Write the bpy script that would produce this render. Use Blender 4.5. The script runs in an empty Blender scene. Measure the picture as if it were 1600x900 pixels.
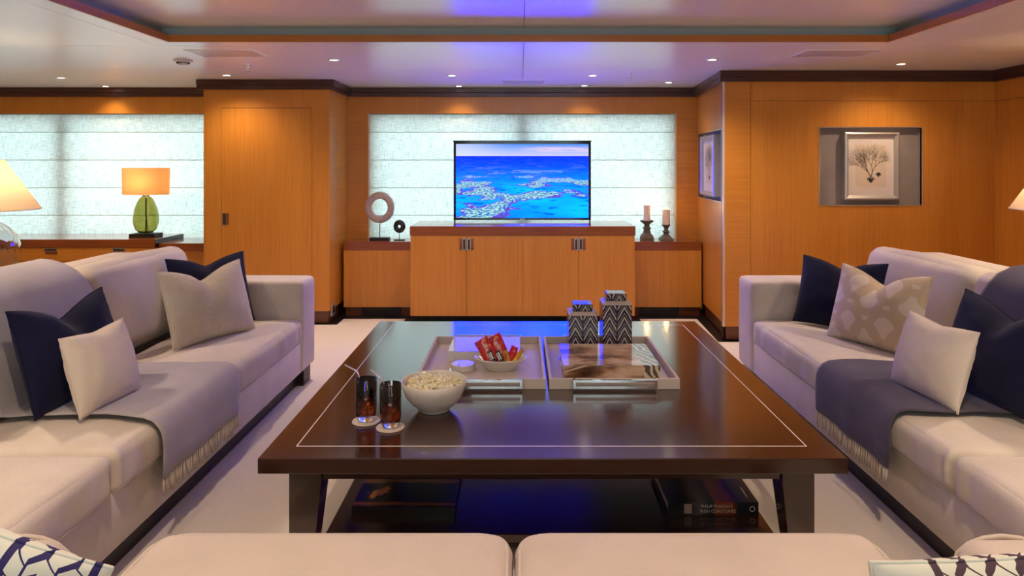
import bpy, bmesh, math, random
from mathutils import Vector, Matrix, noise

random.seed(7)
S = bpy.context.scene
C = S.collection
PI = math.pi

# ------------------------------------------------------------------ camera, world, exposure
cam_d = bpy.data.cameras.new('camera')
cam_d.lens = 24.0
cam_d.sensor_width = 36.0
cam_d.shift_x = -0.0075
cam_d.shift_y = -0.1206
cam_d.clip_start = 0.02
cam = bpy.data.objects.new('camera', cam_d)
C.objects.link(cam)
cam.location = (0, 0, 1.38)
cam.rotation_euler = (PI / 2, 0, 0)
S.camera = cam

world = bpy.data.worlds.new('daylight')
S.world = world
world.use_nodes = True
world.node_tree.nodes['Background'].inputs[0].default_value = (0.80, 0.95, 1.0, 1)
world.node_tree.nodes['Background'].inputs[1].default_value = 2.9

S.view_settings.view_transform = 'Standard'
S.view_settings.look = 'None'
S.view_settings.gamma = 1.0
S.view_settings.use_curve_mapping = False
S.view_settings.exposure = 0.85

SPOT_W = 38.0       # recessed downlights
LAMP_W = 9.0        # table lamps
SPOT_COL = (1.0, 0.76, 0.54)
LAMP_COL = (1.0, 0.66, 0.32)

# ------------------------------------------------------------------ material helpers
MATS = {}


def new_mat(name):
    m = bpy.data.materials.new(name)
    m.use_nodes = True
    nt = m.node_tree
    b = nt.nodes['Principled BSDF']
    return m, nt, b


def node(nt, typ, **kw):
    n = nt.nodes.new(typ)
    for k, v in kw.items():
        setattr(n, k, v)
    return n


def setin(n, **kw):
    for k, v in kw.items():
        n.inputs[k.replace('_', ' ')].default_value = v


def rgba(c):
    return (c[0], c[1], c[2], 1)


def plain(name, col, rough=0.5, metal=0.0, spec=0.5, coat=0.0, noise_amt=0.0, nscale=40, bump=0.0, bscale=200, trans=0.0, ior=1.45):
    m, nt, b = new_mat(name)
    setin(b, Base_Color=rgba(col), Roughness=rough, Metallic=metal, IOR=ior)
    b.inputs['Specular IOR Level'].default_value = spec
    b.inputs['Coat Weight'].default_value = coat
    b.inputs['Transmission Weight'].default_value = trans
    tc = node(nt, 'ShaderNodeTexCoord')
    n = node(nt, 'ShaderNodeTexNoise')
    setin(n, Scale=nscale, Detail=4.0)
    nt.links.new(tc.outputs['Object'], n.inputs['Vector'])
    mx = node(nt, 'ShaderNodeMix', data_type='RGBA')
    a = max(noise_amt, 0.015)
    mx.inputs[6].default_value = rgba([c * (1 - a) for c in col])
    mx.inputs[7].default_value = rgba([min(1, c * (1 + a)) for c in col])
    nt.links.new(n.outputs['Fac'], mx.inputs[0])
    nt.links.new(mx.outputs[2], b.inputs['Base Color'])
    if bump:
        n2 = node(nt, 'ShaderNodeTexNoise')
        setin(n2, Scale=bscale, Detail=3.0)
        nt.links.new(tc.outputs['Object'], n2.inputs['Vector'])
        bp = node(nt, 'ShaderNodeBump')
        setin(bp, Strength=bump, Distance=0.002)
        nt.links.new(n2.outputs['Fac'], bp.inputs['Height'])
        nt.links.new(bp.outputs[0], b.inputs['Normal'])
    MATS[name] = m
    return m


def wood(name, dark, light, axis='z', rough=0.3, coat=0.2, fine=70.0):
    """veneer: grain lines run along the axis"""
    m, nt, b = new_mat(name)
    tc = node(nt, 'ShaderNodeTexCoord')
    mp = node(nt, 'ShaderNodeMapping')
    k = 0.03
    sc = {'z': (1, 1, k), 'x': (k, 1, 1), 'y': (1, k, 1)}[axis]
    mp.inputs['Scale'].default_value = sc
    nt.links.new(tc.outputs['Object'], mp.inputs['Vector'])
    n1 = node(nt, 'ShaderNodeTexNoise')
    setin(n1, Scale=fine, Detail=5.0, Roughness=0.6)
    n2 = node(nt, 'ShaderNodeTexNoise')
    setin(n2, Scale=6.0, Detail=2.0)
    nt.links.new(mp.outputs[0], n1.inputs['Vector'])
    nt.links.new(mp.outputs[0], n2.inputs['Vector'])
    ad = node(nt, 'ShaderNodeMath', operation='MULTIPLY_ADD')
    ad.inputs[1].default_value = 0.65
    nt.links.new(n1.outputs['Fac'], ad.inputs[0])
    ml = node(nt, 'ShaderNodeMath', operation='MULTIPLY')
    ml.inputs[1].default_value = 0.35
    nt.links.new(n2.outputs['Fac'], ml.inputs[0])
    nt.links.new(ml.outputs[0], ad.inputs[2])
    r = node(nt, 'ShaderNodeValToRGB')
    r.color_ramp.elements[0].position = 0.32
    r.color_ramp.elements[0].color = rgba(dark)
    r.color_ramp.elements[1].position = 0.66
    r.color_ramp.elements[1].color = rgba(light)
    nt.links.new(ad.outputs[0], r.inputs[0])
    nt.links.new(r.outputs[0], b.inputs['Base Color'])
    setin(b, Roughness=rough)
    b.inputs['Coat Weight'].default_value = coat
    b.inputs['Coat Roughness'].default_value = 0.12
    MATS[name] = m
    return m


def fabric(name, c0, c1, rough=0.95, weave=260.0, bump=0.35, sheen=0.15):
    m, nt, b = new_mat(name)
    tc = node(nt, 'ShaderNodeTexCoord')
    n1 = node(nt, 'ShaderNodeTexNoise')
    setin(n1, Scale=weave, Detail=3.0)
    n2 = node(nt, 'ShaderNodeTexNoise')
    setin(n2, Scale=5.0, Detail=3.0)
    nt.links.new(tc.outputs['Object'], n1.inputs['Vector'])
    nt.links.new(tc.outputs['Object'], n2.inputs['Vector'])
    ad = node(nt, 'ShaderNodeMath', operation='ADD')
    nt.links.new(n1.outputs['Fac'], ad.inputs[0])
    nt.links.new(n2.outputs['Fac'], ad.inputs[1])
    r = node(nt, 'ShaderNodeValToRGB')
    r.color_ramp.elements[0].position = 0.35
    r.color_ramp.elements[0].color = rgba(c0)
    r.color_ramp.elements[1].position = 0.65
    r.color_ramp.elements[1].color = rgba(c1)
    hv = node(nt, 'ShaderNodeMath', operation='MULTIPLY')
    hv.inputs[1].default_value = 0.5
    nt.links.new(ad.outputs[0], hv.inputs[0])
    nt.links.new(hv.outputs[0], r.inputs[0])
    nt.links.new(r.outputs[0], b.inputs['Base Color'])
    setin(b, Roughness=rough)
    b.inputs['Specular IOR Level'].default_value = 0.15
    b.inputs['Sheen Weight'].default_value = sheen
    bp = node(nt, 'ShaderNodeBump')
    setin(bp, Strength=bump, Distance=0.002)
    nt.links.new(n1.outputs['Fac'], bp.inputs['Height'])
    nt.links.new(bp.outputs[0], b.inputs['Normal'])
    MATS[name] = m
    return m


def emission(name, col, strength):
    m = bpy.data.materials.new(name)
    m.use_nodes = True
    nt = m.node_tree
    nt.nodes.clear()
    e = node(nt, 'ShaderNodeEmission')
    e.inputs[0].default_value = rgba(col)
    e.inputs[1].default_value = strength
    o = node(nt, 'ShaderNodeOutputMaterial')
    nt.links.new(e.outputs[0], o.inputs[0])
    MATS[name] = m
    return m


class G:
    """tiny scalar node-graph builder for printed patterns"""

    def __init__(s, nt):
        s.nt = nt

    def m(s, op, a, b=None, c=None):
        n = s.nt.nodes.new('ShaderNodeMath')
        n.operation = op
        for i, v in enumerate((a, b, c)):
            if v is None:
                continue
            if isinstance(v, (int, float)):
                n.inputs[i].default_value = v
            else:
                s.nt.links.new(v, n.inputs[i])
        return n.outputs[0]

    def obj(s):
        t = s.nt.nodes.new('ShaderNodeTexCoord')
        x = s.nt.nodes.new('ShaderNodeSeparateXYZ')
        s.nt.links.new(t.outputs['Object'], x.inputs[0])
        return x.outputs[0], x.outputs[1], x.outputs[2]

    def vec(s, x, y, z=0.0):
        n = s.nt.nodes.new('ShaderNodeCombineXYZ')
        for i, v in enumerate((x, y, z)):
            if isinstance(v, (int, float)):
                n.inputs[i].default_value = v
            else:
                s.nt.links.new(v, n.inputs[i])
        return n.outputs[0]

    def noise(s, vec, scale, detail=3.0, rough=0.5):
        n = s.nt.nodes.new('ShaderNodeTexNoise')
        n.inputs['Scale'].default_value = scale
        n.inputs['Detail'].default_value = detail
        n.inputs['Roughness'].default_value = rough
        s.nt.links.new(vec, n.inputs['Vector'])
        return n.outputs['Fac']

    def step(s, v, lo, hi):
        n = s.nt.nodes.new('ShaderNodeMapRange')
        n.interpolation_type = 'SMOOTHSTEP'
        n.inputs[1].default_value = lo
        n.inputs[2].default_value = hi
        s.nt.links.new(v, n.inputs[0])
        return n.outputs[0]

    def mix(s, f, a, b):
        n = s.nt.nodes.new('ShaderNodeMix')
        n.data_type = 'RGBA'
        for i, v in ((0, f), (6, a), (7, b)):
            if isinstance(v, (int, float)):
                n.inputs[i].default_value = v
            elif isinstance(v, tuple):
                n.inputs[i].default_value = rgba(v)
            else:
                s.nt.links.new(v, n.inputs[i])
        return n.outputs[2]

    def ramp(s, f, stops):
        n = s.nt.nodes.new('ShaderNodeValToRGB')
        cr = n.color_ramp
        while len(cr.elements) < len(stops):
            cr.elements.new(0.5)
        for e, (p, c) in zip(cr.elements, stops):
            e.position = p
            e.color = rgba(c)
        s.nt.links.new(f, n.inputs[0])
        return n.outputs[0]


# ------------------------------------------------------------------ materials
wood('wood_gold', (0.51, 0.180, 0.019), (0.65, 0.265, 0.038), 'z', rough=0.33, coat=0.15)
wood('wood_gold_across', (0.52, 0.185, 0.020), (0.66, 0.272, 0.040), 'x', rough=0.33, coat=0.15)
wood('wood_gold_along', (0.54, 0.20, 0.022), (0.68, 0.29, 0.046), 'y', rough=0.33, coat=0.15)
wood('wood_red', (0.20, 0.048, 0.012), (0.30, 0.085, 0.022), 'x', rough=0.12, coat=0.4)
wood('wood_skirting', (0.10, 0.026, 0.010), (0.16, 0.045, 0.016), 'x', rough=0.3)
wood('wood_crown', (0.035, 0.010, 0.006), (0.075, 0.020, 0.011), 'x', rough=0.35)
wood('wood_espresso', (0.022, 0.007, 0.004), (0.045, 0.014, 0.007), 'x', rough=0.15, coat=0.7, fine=40)
wood('wood_black', (0.010, 0.006, 0.005), (0.02, 0.011, 0.008), 'x', rough=0.45, coat=0.0)
wood('wood_lip', (0.36, 0.12, 0.02), (0.48, 0.17, 0.03), 'x', rough=0.4, coat=0.1)
plain('ceiling_lacquer', (0.82, 0.79, 0.75), rough=0.24, spec=0.8)
plain('ceiling_upper', (0.80, 0.71, 0.63), rough=0.24, spec=0.8)
plain('cove_grey', (0.42, 0.46, 0.46), rough=0.6)
plain('groove_dark', (0.05, 0.03, 0.02), rough=0.8)
plain('ceiling_groove', (0.28, 0.26, 0.25), rough=0.8)
plain('carpet', (0.70, 0.63, 0.56), rough=1.0, spec=0.1, noise_amt=0.08, nscale=120, bump=0.5, bscale=350)
plain('floor_black', (0.012, 0.010, 0.010), rough=0.35)
fabric('sofa_linen', (0.52, 0.46, 0.41), (0.66, 0.59, 0.53), weave=330)
fabric('sofa_cream', (0.53, 0.455, 0.40), (0.61, 0.53, 0.47), weave=380, bump=0.2)
fabric('navy_velvet', (0.006, 0.006, 0.024), (0.010, 0.011, 0.044), weave=300, sheen=0.08)
fabric('beige_damask', (0.46, 0.40, 0.32), (0.66, 0.59, 0.50), weave=170, bump=0.5)
fabric('cream_plain', (0.60, 0.53, 0.46), (0.70, 0.62, 0.54), weave=300)
fabric('throw_grey', (0.36, 0.335, 0.35), (0.46, 0.43, 0.45), weave=420)
fabric('throw_slate', (0.060, 0.052, 0.085), (0.115, 0.10, 0.135), weave=420)
fabric('fringe_cream', (0.50, 0.42, 0.36), (0.60, 0.52, 0.45), weave=200)
fabric('niche_linen', (0.24, 0.20, 0.185), (0.33, 0.275, 0.25), weave=240, bump=0.2)
plain('chrome', (0.86, 0.87, 0.88), rough=0.08, metal=1.0)
plain('satin_steel', (0.62, 0.62, 0.64), rough=0.28, metal=1.0)
plain('silver_frame', (0.52, 0.48, 0.43), rough=0.38, metal=0.6)
plain('pale_edge', (0.72, 0.58, 0.42), rough=0.35, metal=0.35)
plain('inlay_white', (0.80, 0.76, 0.72), rough=0.3)
plain('black_gloss', (0.008, 0.008, 0.012), rough=0.1)
plain('black_matt', (0.012, 0.011, 0.012), rough=0.55)
plain('white_ceramic', (0.72, 0.68, 0.62), rough=0.16, spec=0.6)
plain('tray_taupe', (0.60, 0.52, 0.46), rough=0.6, spec=0.3)
plain('coaster_stone', (0.60, 0.51, 0.45), rough=0.5)
plain('popcorn_cream', (0.80, 0.66, 0.42), rough=0.8, noise_amt=0.35, nscale=90)
plain('popcorn_white', (0.86, 0.78, 0.62), rough=0.8, noise_amt=0.25, nscale=70)
plain('paper_white', (0.76, 0.73, 0.70), rough=0.6)
plain('gloss_white', (0.74, 0.72, 0.74), rough=0.06, spec=0.7)
plain('mat_board', (0.80, 0.70, 0.62), rough=0.35, spec=0.4)
plain('print_cream', (0.76, 0.62, 0.47), rough=0.4, spec=0.4)
plain('ink_sepia', (0.12, 0.085, 0.06), rough=0.7)
plain('ink_dark', (0.03, 0.025, 0.02), rough=0.7)
plain('wax', (0.82, 0.66, 0.52), rough=0.45)
plain('stone_brown', (0.13, 0.095, 0.075), rough=0.6, noise_amt=0.3, nscale=60, bump=0.4, bscale=90)
plain('coral_ring', (0.56, 0.45, 0.42), rough=0.9, noise_amt=0.3, nscale=80)
plain('shell_black', (0.018, 0.014, 0.012), rough=0.12, noise_amt=0.5, nscale=30)
plain('pack_red', (0.55, 0.010, 0.018), rough=0.22, spec=0.6, coat=0.3)
plain('pack_dark', (0.035, 0.012, 0.012), rough=0.25, spec=0.6)
plain('pack_gold', (0.70, 0.34, 0.05), rough=0.25, metal=0.4)
plain('pack_caramel', (0.62, 0.30, 0.10), rough=0.5)
plain('letter_white', (0.85, 0.82, 0.80), rough=0.5)
plain('detector_white', (0.66, 0.62, 0.55), rough=0.4)
plain('grille_grey', (0.50, 0.46, 0.47), rough=0.5)
plain('hatch_grey', (0.50, 0.46, 0.42), rough=0.3)
plain('outlet_steel', (0.55, 0.57, 0.60), rough=0.3, metal=0.7)
emission('downlight_glow', (1.0, 0.86, 0.68), 7.0)
emission('flame', (1.0, 0.66, 0.22), 12.0)
emission('bulb', (1.0, 0.75, 0.45), 6.0)

# translucent cloths
def cloth_translucent(name, col, tcol, fac, weave_scale=None):
    m = bpy.data.materials.new(name)
    m.use_nodes = True
    nt = m.node_tree
    nt.nodes.clear()
    g = G(nt)
    o = node(nt, 'ShaderNodeOutputMaterial')
    d = node(nt, 'ShaderNodeBsdfDiffuse')
    t = node(nt, 'ShaderNodeBsdfTranslucent')
    d.inputs[0].default_value = rgba(col)
    t.inputs[0].default_value = rgba(tcol)
    if weave_scale:
        x, y, z = g.obj()
        a = g.noise(g.vec(g.m('MULTIPLY', x, 6.0), 0.0, g.m('MULTIPLY', z, 95.0)), 2.2, 3)
        b = g.noise(g.vec(g.m('MULTIPLY', x, 95.0), 0.0, g.m('MULTIPLY', z, 5.0)), 2.2, 3)
        w = g.m('ADD', a, b)
        f = g.step(w, 0.76, 1.20)
        c = g.mix(f, tuple(v * 0.58 for v in tcol), tcol)
        nt.links.new(c, t.inputs[0])
        c2 = g.mix(f, tuple(v * 0.7 for v in col), col)
        nt.links.new(c2, d.inputs[0])
    mx = node(nt, 'ShaderNodeMixShader')
    mx.inputs[0].default_value = fac
    nt.links.new(d.outputs[0], mx.inputs[1])
    nt.links.new(t.outputs[0], mx.inputs[2])
    nt.links.new(mx.outputs[0], o.inputs[0])
    MATS[name] = m


cloth_translucent('blind_linen', (0.66, 0.68, 0.62), (0.62, 0.68, 0.64), 0.42, 1)
cloth_translucent('blind_fold', (0.60, 0.60, 0.54), (0.62, 0.66, 0.60), 0.42)
cloth_translucent('shade_linen', (0.66, 0.42, 0.22), (0.66, 0.36, 0.14), 0.45)
cloth_translucent('shade_ivory', (0.74, 0.62, 0.48), (0.70, 0.57, 0.42), 0.42)


def glass(name, col, rough=0.0, ior=1.45):
    m = bpy.data.materials.new(name)
    m.use_nodes = True
    nt = m.node_tree
    nt.nodes.clear()
    o = node(nt, 'ShaderNodeOutputMaterial')
    gl = node(nt, 'ShaderNodeBsdfGlass')
    gl.inputs['Color'].default_value = rgba(col)
    gl.inputs['Roughness'].default_value = rough
    gl.inputs['IOR'].default_value = ior
    nt.links.new(gl.outputs[0], o.inputs[0])
    MATS[name] = m


glass('glass_clear', (0.97, 0.98, 0.98))
glass('glass_green', (0.75, 0.74, 0.50))
glass('cola', (0.70, 0.28, 0.08), ior=1.33)
glass('ice', (0.92, 0.84, 0.74), rough=0.08, ior=1.25)


def pane_mat(name, tint, refl):
    m = bpy.data.materials.new(name)
    m.use_nodes = True
    nt = m.node_tree
    nt.nodes.clear()
    o = node(nt, 'ShaderNodeOutputMaterial')
    t = node(nt, 'ShaderNodeBsdfTransparent')
    t.inputs[0].default_value = rgba(tint)
    gl = node(nt, 'ShaderNodeBsdfGlossy')
    gl.inputs['Roughness'].default_value = 0.02
    mx = node(nt, 'ShaderNodeMixShader')
    mx.inputs[0].default_value = refl
    nt.links.new(t.outputs[0], mx.inputs[1])
    nt.links.new(gl.outputs[0], mx.inputs[2])
    nt.links.new(mx.outputs[0], o.inputs[0])
    MATS[name] = m


pane_mat('window_glass', (0.93, 0.97, 0.97), 0.05)
pane_mat('picture_glass', (0.98, 0.98, 0.98), 0.02)

# chevron box: brush-drawn pale chevrons on navy
def chevron():
    m, nt, b = new_mat('chevron_print')
    g = G(nt)
    x, y, z = g.obj()
    xy = g.m('ADD', x, y)
    t = g.m('ABSOLUTE', g.m('SUBTRACT', g.m('FRACT', g.m('MULTIPLY_ADD', xy, 1 / 0.073, 0.5)), 0.5))
    wob = g.noise(g.vec(x, y, z), 45.0, 2)
    v = g.m('ADD', g.m('MULTIPLY_ADD', t, -2.6, g.m('MULTIPLY', z, 1 / 0.050)), g.m('MULTIPLY', wob, 0.25))
    f = g.m('FRACT', v)
    a = g.m('MULTIPLY', g.step(f, 0.10, 0.14), g.m('SUBTRACT', 1.0, g.step(f, 0.36, 0.40)))
    thin = g.m('MULTIPLY', g.step(f, 0.64, 0.67), g.m('SUBTRACT', 1.0, g.step(f, 0.71, 0.74)))
    a = g.m('MAXIMUM', a, thin)
    spine = g.step(t, 0.03, 0.06)
    a = g.m('MULTIPLY', a, spine)
    nt.links.new(g.mix(a, (0.012, 0.010, 0.045), (0.60, 0.52, 0.42)), b.inputs['Base Color'])
    setin(b, Roughness=0.18)
    MATS['chevron_print'] = m


chevron()


def ring_print():
    m, nt, b = new_mat('ring_damask')
    g = G(nt)
    x, y, z = g.obj()
    def rings(ox, oz, p):
        fx = g.m('SUBTRACT', g.m('FRACT', g.m('MULTIPLY_ADD', x, 1 / p, ox)), 0.5)
        fz = g.m('SUBTRACT', g.m('FRACT', g.m('MULTIPLY_ADD', z, 1 / p, oz)), 0.5)
        r = g.m('SQRT', g.m('ADD', g.m('MULTIPLY', fx, fx), g.m('MULTIPLY', fz, fz)))
        band = g.m('MULTIPLY', g.step(r, 0.24, 0.26), g.m('SUBTRACT', 1.0, g.step(r, 0.44, 0.46)))
        lines = g.m('MULTIPLY_ADD', g.m('SINE', g.m('MULTIPLY', r, 150.0)), 0.12, 0.88)
        return g.m('MULTIPLY', band, lines)
    a = g.m('MAXIMUM', rings(0.0, 0.0, 0.20), rings(0.5, 0.35, 0.20))
    nt.links.new(g.mix(a, (0.64, 0.55, 0.46), (0.50, 0.39, 0.27)), b.inputs['Base Color'])
    setin(b, Roughness=0.7)
    b.inputs['Sheen Weight'].default_value = 0.2
    MATS['ring_damask'] = m


ring_print()


def fret_print(name, ink, x0, x1):
    m, nt, b = new_mat(name)
    g = G(nt)
    x, y, z = g.obj()
    p = 0.044
    fx = g.m('FRACT', g.m('MULTIPLY', x, 1 / p))
    tri = g.m('ABSOLUTE', g.m('SUBTRACT', fx, 0.5))
    v = g.m('MULTIPLY_ADD', tri, 1.0, g.m('MULTIPLY', z, 1 / 0.020))
    f = g.m('FRACT', v)
    row = g.m('FLOOR', v)
    thick = g.m('MULTIPLY_ADD', g.m('LESS_THAN', fx, 0.5), 0.26, 0.09)
    bars = g.m('LESS_THAN', f, thick)
    ups = g.m('LESS_THAN', g.m('FRACT', g.m('MULTIPLY_ADD', x, 1 / p, g.m('MULTIPLY', row, 0.5))), 0.09)
    a = g.m('MAXIMUM', bars, ups)
    dist = g.m('SUBTRACT', g.m('ABSOLUTE', g.m('SUBTRACT', x, (x0 + x1) / 2)), (x1 - x0) / 2)
    inside = g.m('LESS_THAN', dist, 0.0)
    border = g.m('LESS_THAN', g.m('ABSOLUTE', dist), 0.006)
    a = g.m('MAXIMUM', g.m('MULTIPLY', a, inside), border)
    nt.links.new(g.mix(a, (0.66, 0.66, 0.58), ink), b.inputs['Base Color'])
    setin(b, Roughness=0.85)
    MATS[name] = m


fret_print('fret_navy', (0.02, 0.012, 0.10), 0.06, 0.18)
fret_print('fret_plum', (0.06, 0.03, 0.05), -0.11, 0.11)


def sepia_cover():
    m, nt, b = new_mat('sepia_photo')
    g = G(nt)
    x, y, z = g.obj()
    w = g.noise(g.vec(g.m('MULTIPLY', x, 5.0), g.m('MULTIPLY', y, 10.0), g.m('MULTIPLY', z, 12.0)), 1.0, 4, 0.55)
    c = g.ramp(w, [(0.30, (0.055, 0.022, 0.012)), (0.43, (0.22, 0.115, 0.065)), (0.50, (0.50, 0.31, 0.19)), (0.64, (0.74, 0.56, 0.42))])
    # crossing straight strokes (oars / straps)
    s1 = g.m('LESS_THAN', g.m('ABSOLUTE', g.m('SUBTRACT', g.m('MULTIPLY_ADD', x, 0.30, g.m('MULTIPLY', y, -1.0)), g.m('MULTIPLY_ADD', z, 1.0, 0.08))), 0.0035)
    c = g.mix(s1, c, (0.68, 0.47, 0.30))
    # striped block towards the right hand end
    zone = g.m('GREATER_THAN', x, 0.135)
    wav = g.noise(g.vec(g.m('MULTIPLY', x, 10.0), g.m('MULTIPLY', y, 6.0), g.m('MULTIPLY', z, 10.0)), 1.3, 2)
    diag = g.m('MULTIPLY_ADD', x, 190.0, g.m('MULTIPLY_ADD', y, 70.0, g.m('MULTIPLY', z, 120.0)))
    st = g.step(g.m('SINE', g.m('MULTIPLY_ADD', wav, 16.0, diag)), -0.5, 0.5)
    c = g.mix(zone, c, g.mix(st, (0.10, 0.075, 0.055), (0.66, 0.58, 0.48)))
    nt.links.new(c, b.inputs['Base Color'])
    setin(b, Roughness=0.12)
    b.inputs['Specular IOR Level'].default_value = 0.6
    MATS['sepia_photo'] = m


sepia_cover()


def dusk_cover():
    """dark sea, dusk band at the far side and a bonfire near the left front"""
    m, nt, b = new_mat('dusk_photo')
    g = G(nt)
    x, y, z = g.obj()
    wob = g.noise(g.vec(x, y, z), 9.0, 3)
    yy = g.m('MULTIPLY_ADD', wob, 0.03, y)
    c = g.ramp(g.m('MULTIPLY_ADD', yy, 3.0, 0.5), [(0.05, (0.02, 0.014, 0.014)), (0.11, (0.40, 0.09, 0.01)), (0.15, (0.010, 0.008, 0.012)), (0.58, (0.012, 0.010, 0.016)), (0.62, (0.42, 0.17, 0.035)), (0.72, (0.16, 0.085, 0.06)), (0.95, (0.10, 0.07, 0.06))])
    fx = g.m('SUBTRACT', x, -0.105)
    fy = g.m('SUBTRACT', y, -0.06)
    r = g.m('ADD', g.m('MULTIPLY', g.m('ABSOLUTE', g.m('MULTIPLY_ADD', fy, -0.5, fx)), 1.2), g.m('MULTIPLY', g.m('ABSOLUTE', fy), 1.0))
    fl = g.m('SUBTRACT', 1.0, g.step(g.m('MULTIPLY_ADD', g.noise(g.vec(x, y, z), 45.0, 3), 0.09, r), 0.07, 0.10))
    c = g.mix(fl, c, (0.85, 0.28, 0.03))
    nt.links.new(c, b.inputs['Base Color'])
    setin(b, Roughness=0.15)
    MATS['dusk_photo'] = m


dusk_cover()


def coast_cover():
    m, nt, b = new_mat('coast_photo')
    g = G(nt)
    x, y, z = g.obj()
    n = g.noise(g.vec(x, y, z), 22.0, 4)
    f = g.m('MULTIPLY_ADD', n, 0.06, g.m('MULTIPLY_ADD', x, 2.9, 0.47))
    c = g.ramp(f, [(0.20, (0.012, 0.016, 0.022)), (0.36, (0.14, 0.13, 0.13)), (0.44, (0.04, 0.055, 0.065)), (0.50, (0.03, 0.045, 0.055)), (0.54, (0.40, 0.075, 0.02)), (0.70, (0.28, 0.06, 0.02)), (0.76, (0.016, 0.024, 0.032)), (1.0, (0.014, 0.02, 0.028))])
    nt.links.new(c, b.inputs['Base Color'])
    setin(b, Roughness=0.2)
    MATS['coast_photo'] = m


coast_cover()

SCREEN_W, SCREEN_H = 1.238, 0.692


def screen_mat():
    m = bpy.data.materials.new('reef_screen')
    m.use_nodes = True
    nt = m.node_tree
    nt.nodes.clear()
    g = G(nt)
    x, y, z = g.obj()
    u = g.m('MULTIPLY_ADD', x, 1 / SCREEN_W, 0.5)
    v = g.m('MULTIPLY_ADD', z, 1 / SCREEN_H, 0.5)
    below = g.m('SUBTRACT', 0.835, v)
    d = g.m('DIVIDE', 1.0, g.m('MAXIMUM', g.m('ADD', below, 0.10), 0.05))
    px = g.m('MULTIPLY', g.m('SUBTRACT', u, 0.5), d)
    P = g.vec(px, d, 0.0)
    # sea base: deep at horizon, turquoise in the middle distance, deeper to the sides
    big = g.noise(P, 0.9, 3)
    sea = g.ramp(below, [(0.0, (0.002, 0.035, 0.30)), (0.14, (0.004, 0.09, 0.55)), (0.34, (0.006, 0.27, 0.72)), (0.58, (0.004, 0.44, 0.80)), (0.85, (0.003, 0.24, 0.55))])
    pool = g.m('MULTIPLY', g.step(big, 0.47, 0.62), g.step(below, 0.25, 0.5))
    sea = g.mix(g.m('MULTIPLY', pool, 0.8), sea, (0.005, 0.68, 0.80))
    dark = g.noise(g.vec(g.m('MULTIPLY', px, 2.2), g.m('MULTIPLY', d, 5.0), 3.0), 3.2, 4)
    sea = g.mix(g.m('MULTIPLY', g.step(dark, 0.55, 0.66), 0.7), sea, (0.002, 0.03, 0.30))
    boost = node(nt, 'ShaderNodeMix', data_type='RGBA', blend_type='MULTIPLY')
    boost.clamp_result = False
    boost.inputs[0].default_value = 1.0
    boost.inputs[7].default_value = (1.0, 1.0, SEA_BLUE, 1)
    nt.links.new(sea, boost.inputs[6])
    sea = boost.outputs[2]
    # pale reef
    warp = g.noise(P, 6.0, 4, 0.6)
    reef = g.m('MULTIPLY_ADD', warp, 0.35, g.noise(g.vec(px, g.m('MULTIPLY', d, 1.5), 7.3), 1.55, 3))
    rmask = g.step(reef, 0.712, 0.727)
    redge = g.m('MULTIPLY', g.step(reef, 0.692, 0.702), g.m('SUBTRACT', 1.0, g.step(reef, 0.715, 0.74)))
    speck = g.step(g.noise(g.vec(g.m('MULTIPLY', px, 2.0), g.m('MULTIPLY', d, 2.6), 1.0), 16.0, 3), 0.45, 0.56)
    rcol = g.mix(speck, (0.02, 0.20, 0.62), (0.50, 0.80, 0.72))
    near = g.step(below, 0.10, 0.34)
    sea = g.mix(g.m('MULTIPLY', rmask, near), sea, rcol)
    sea = g.mix(g.m('MULTIPLY', redge, near), sea, (0.13, 0.07, 0.28))
    # faint pink glints in the distance
    glint = g.step(g.noise(g.vec(g.m('MULTIPLY', px, 0.5), g.m('MULTIPLY', d, 6.0), 5.0), 2.6, 3), 0.60, 0.70)
    sea = g.mix(g.m('MULTIPLY', g.m('MULTIPLY', glint, 0.5), g.m('SUBTRACT', 1.0, g.step(below, 0.25, 0.45))), sea, (0.35, 0.35, 0.75))
    # sky
    sky = g.ramp(g.m('MULTIPLY', g.m('SUBTRACT', v, 0.835), 6.0), [(0.0, (0.62, 0.60, 0.92)), (0.45, (0.36, 0.48, 0.95)), (1.0, (0.06, 0.26, 0.85))])
    left = g.m('SUBTRACT', 1.0, g.step(u, 0.0, 0.45))
    sky = g.mix(g.m('MULTIPLY', left, 0.55), sky, (0.75, 0.80, 1.0))
    cn = g.noise(g.vec(g.m('MULTIPLY', u, 4.0), g.m('MULTIPLY', v, 34.0), 0.0), 1.2, 4)
    band = g.m('SUBTRACT', 1.0, g.step(g.m('ABSOLUTE', g.m('SUBTRACT', v, 0.925)), 0.0, 0.05))
    cl = g.m('MULTIPLY', g.m('MULTIPLY', g.step(cn, 0.38, 0.55), band), g.step(u, 0.45, 0.65))
    sky = g.mix(cl, sky, (0.85, 0.62, 0.80))
    c = g.mix(g.m('GREATER_THAN', v, 0.835), sea, sky)
    e = node(nt, 'ShaderNodeEmission')
    nt.links.new(c, e.inputs[0])
    e.inputs[1].default_value = SCREEN_GAIN
    o = node(nt, 'ShaderNodeOutputMaterial')
    nt.links.new(e.outputs[0], o.inputs[0])
    MATS['reef_screen'] = m


SEA_BLUE = 36.0      # the set runs far brighter in blue than a photograph can show
SCREEN_GAIN = 0.62
screen_mat()

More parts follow.
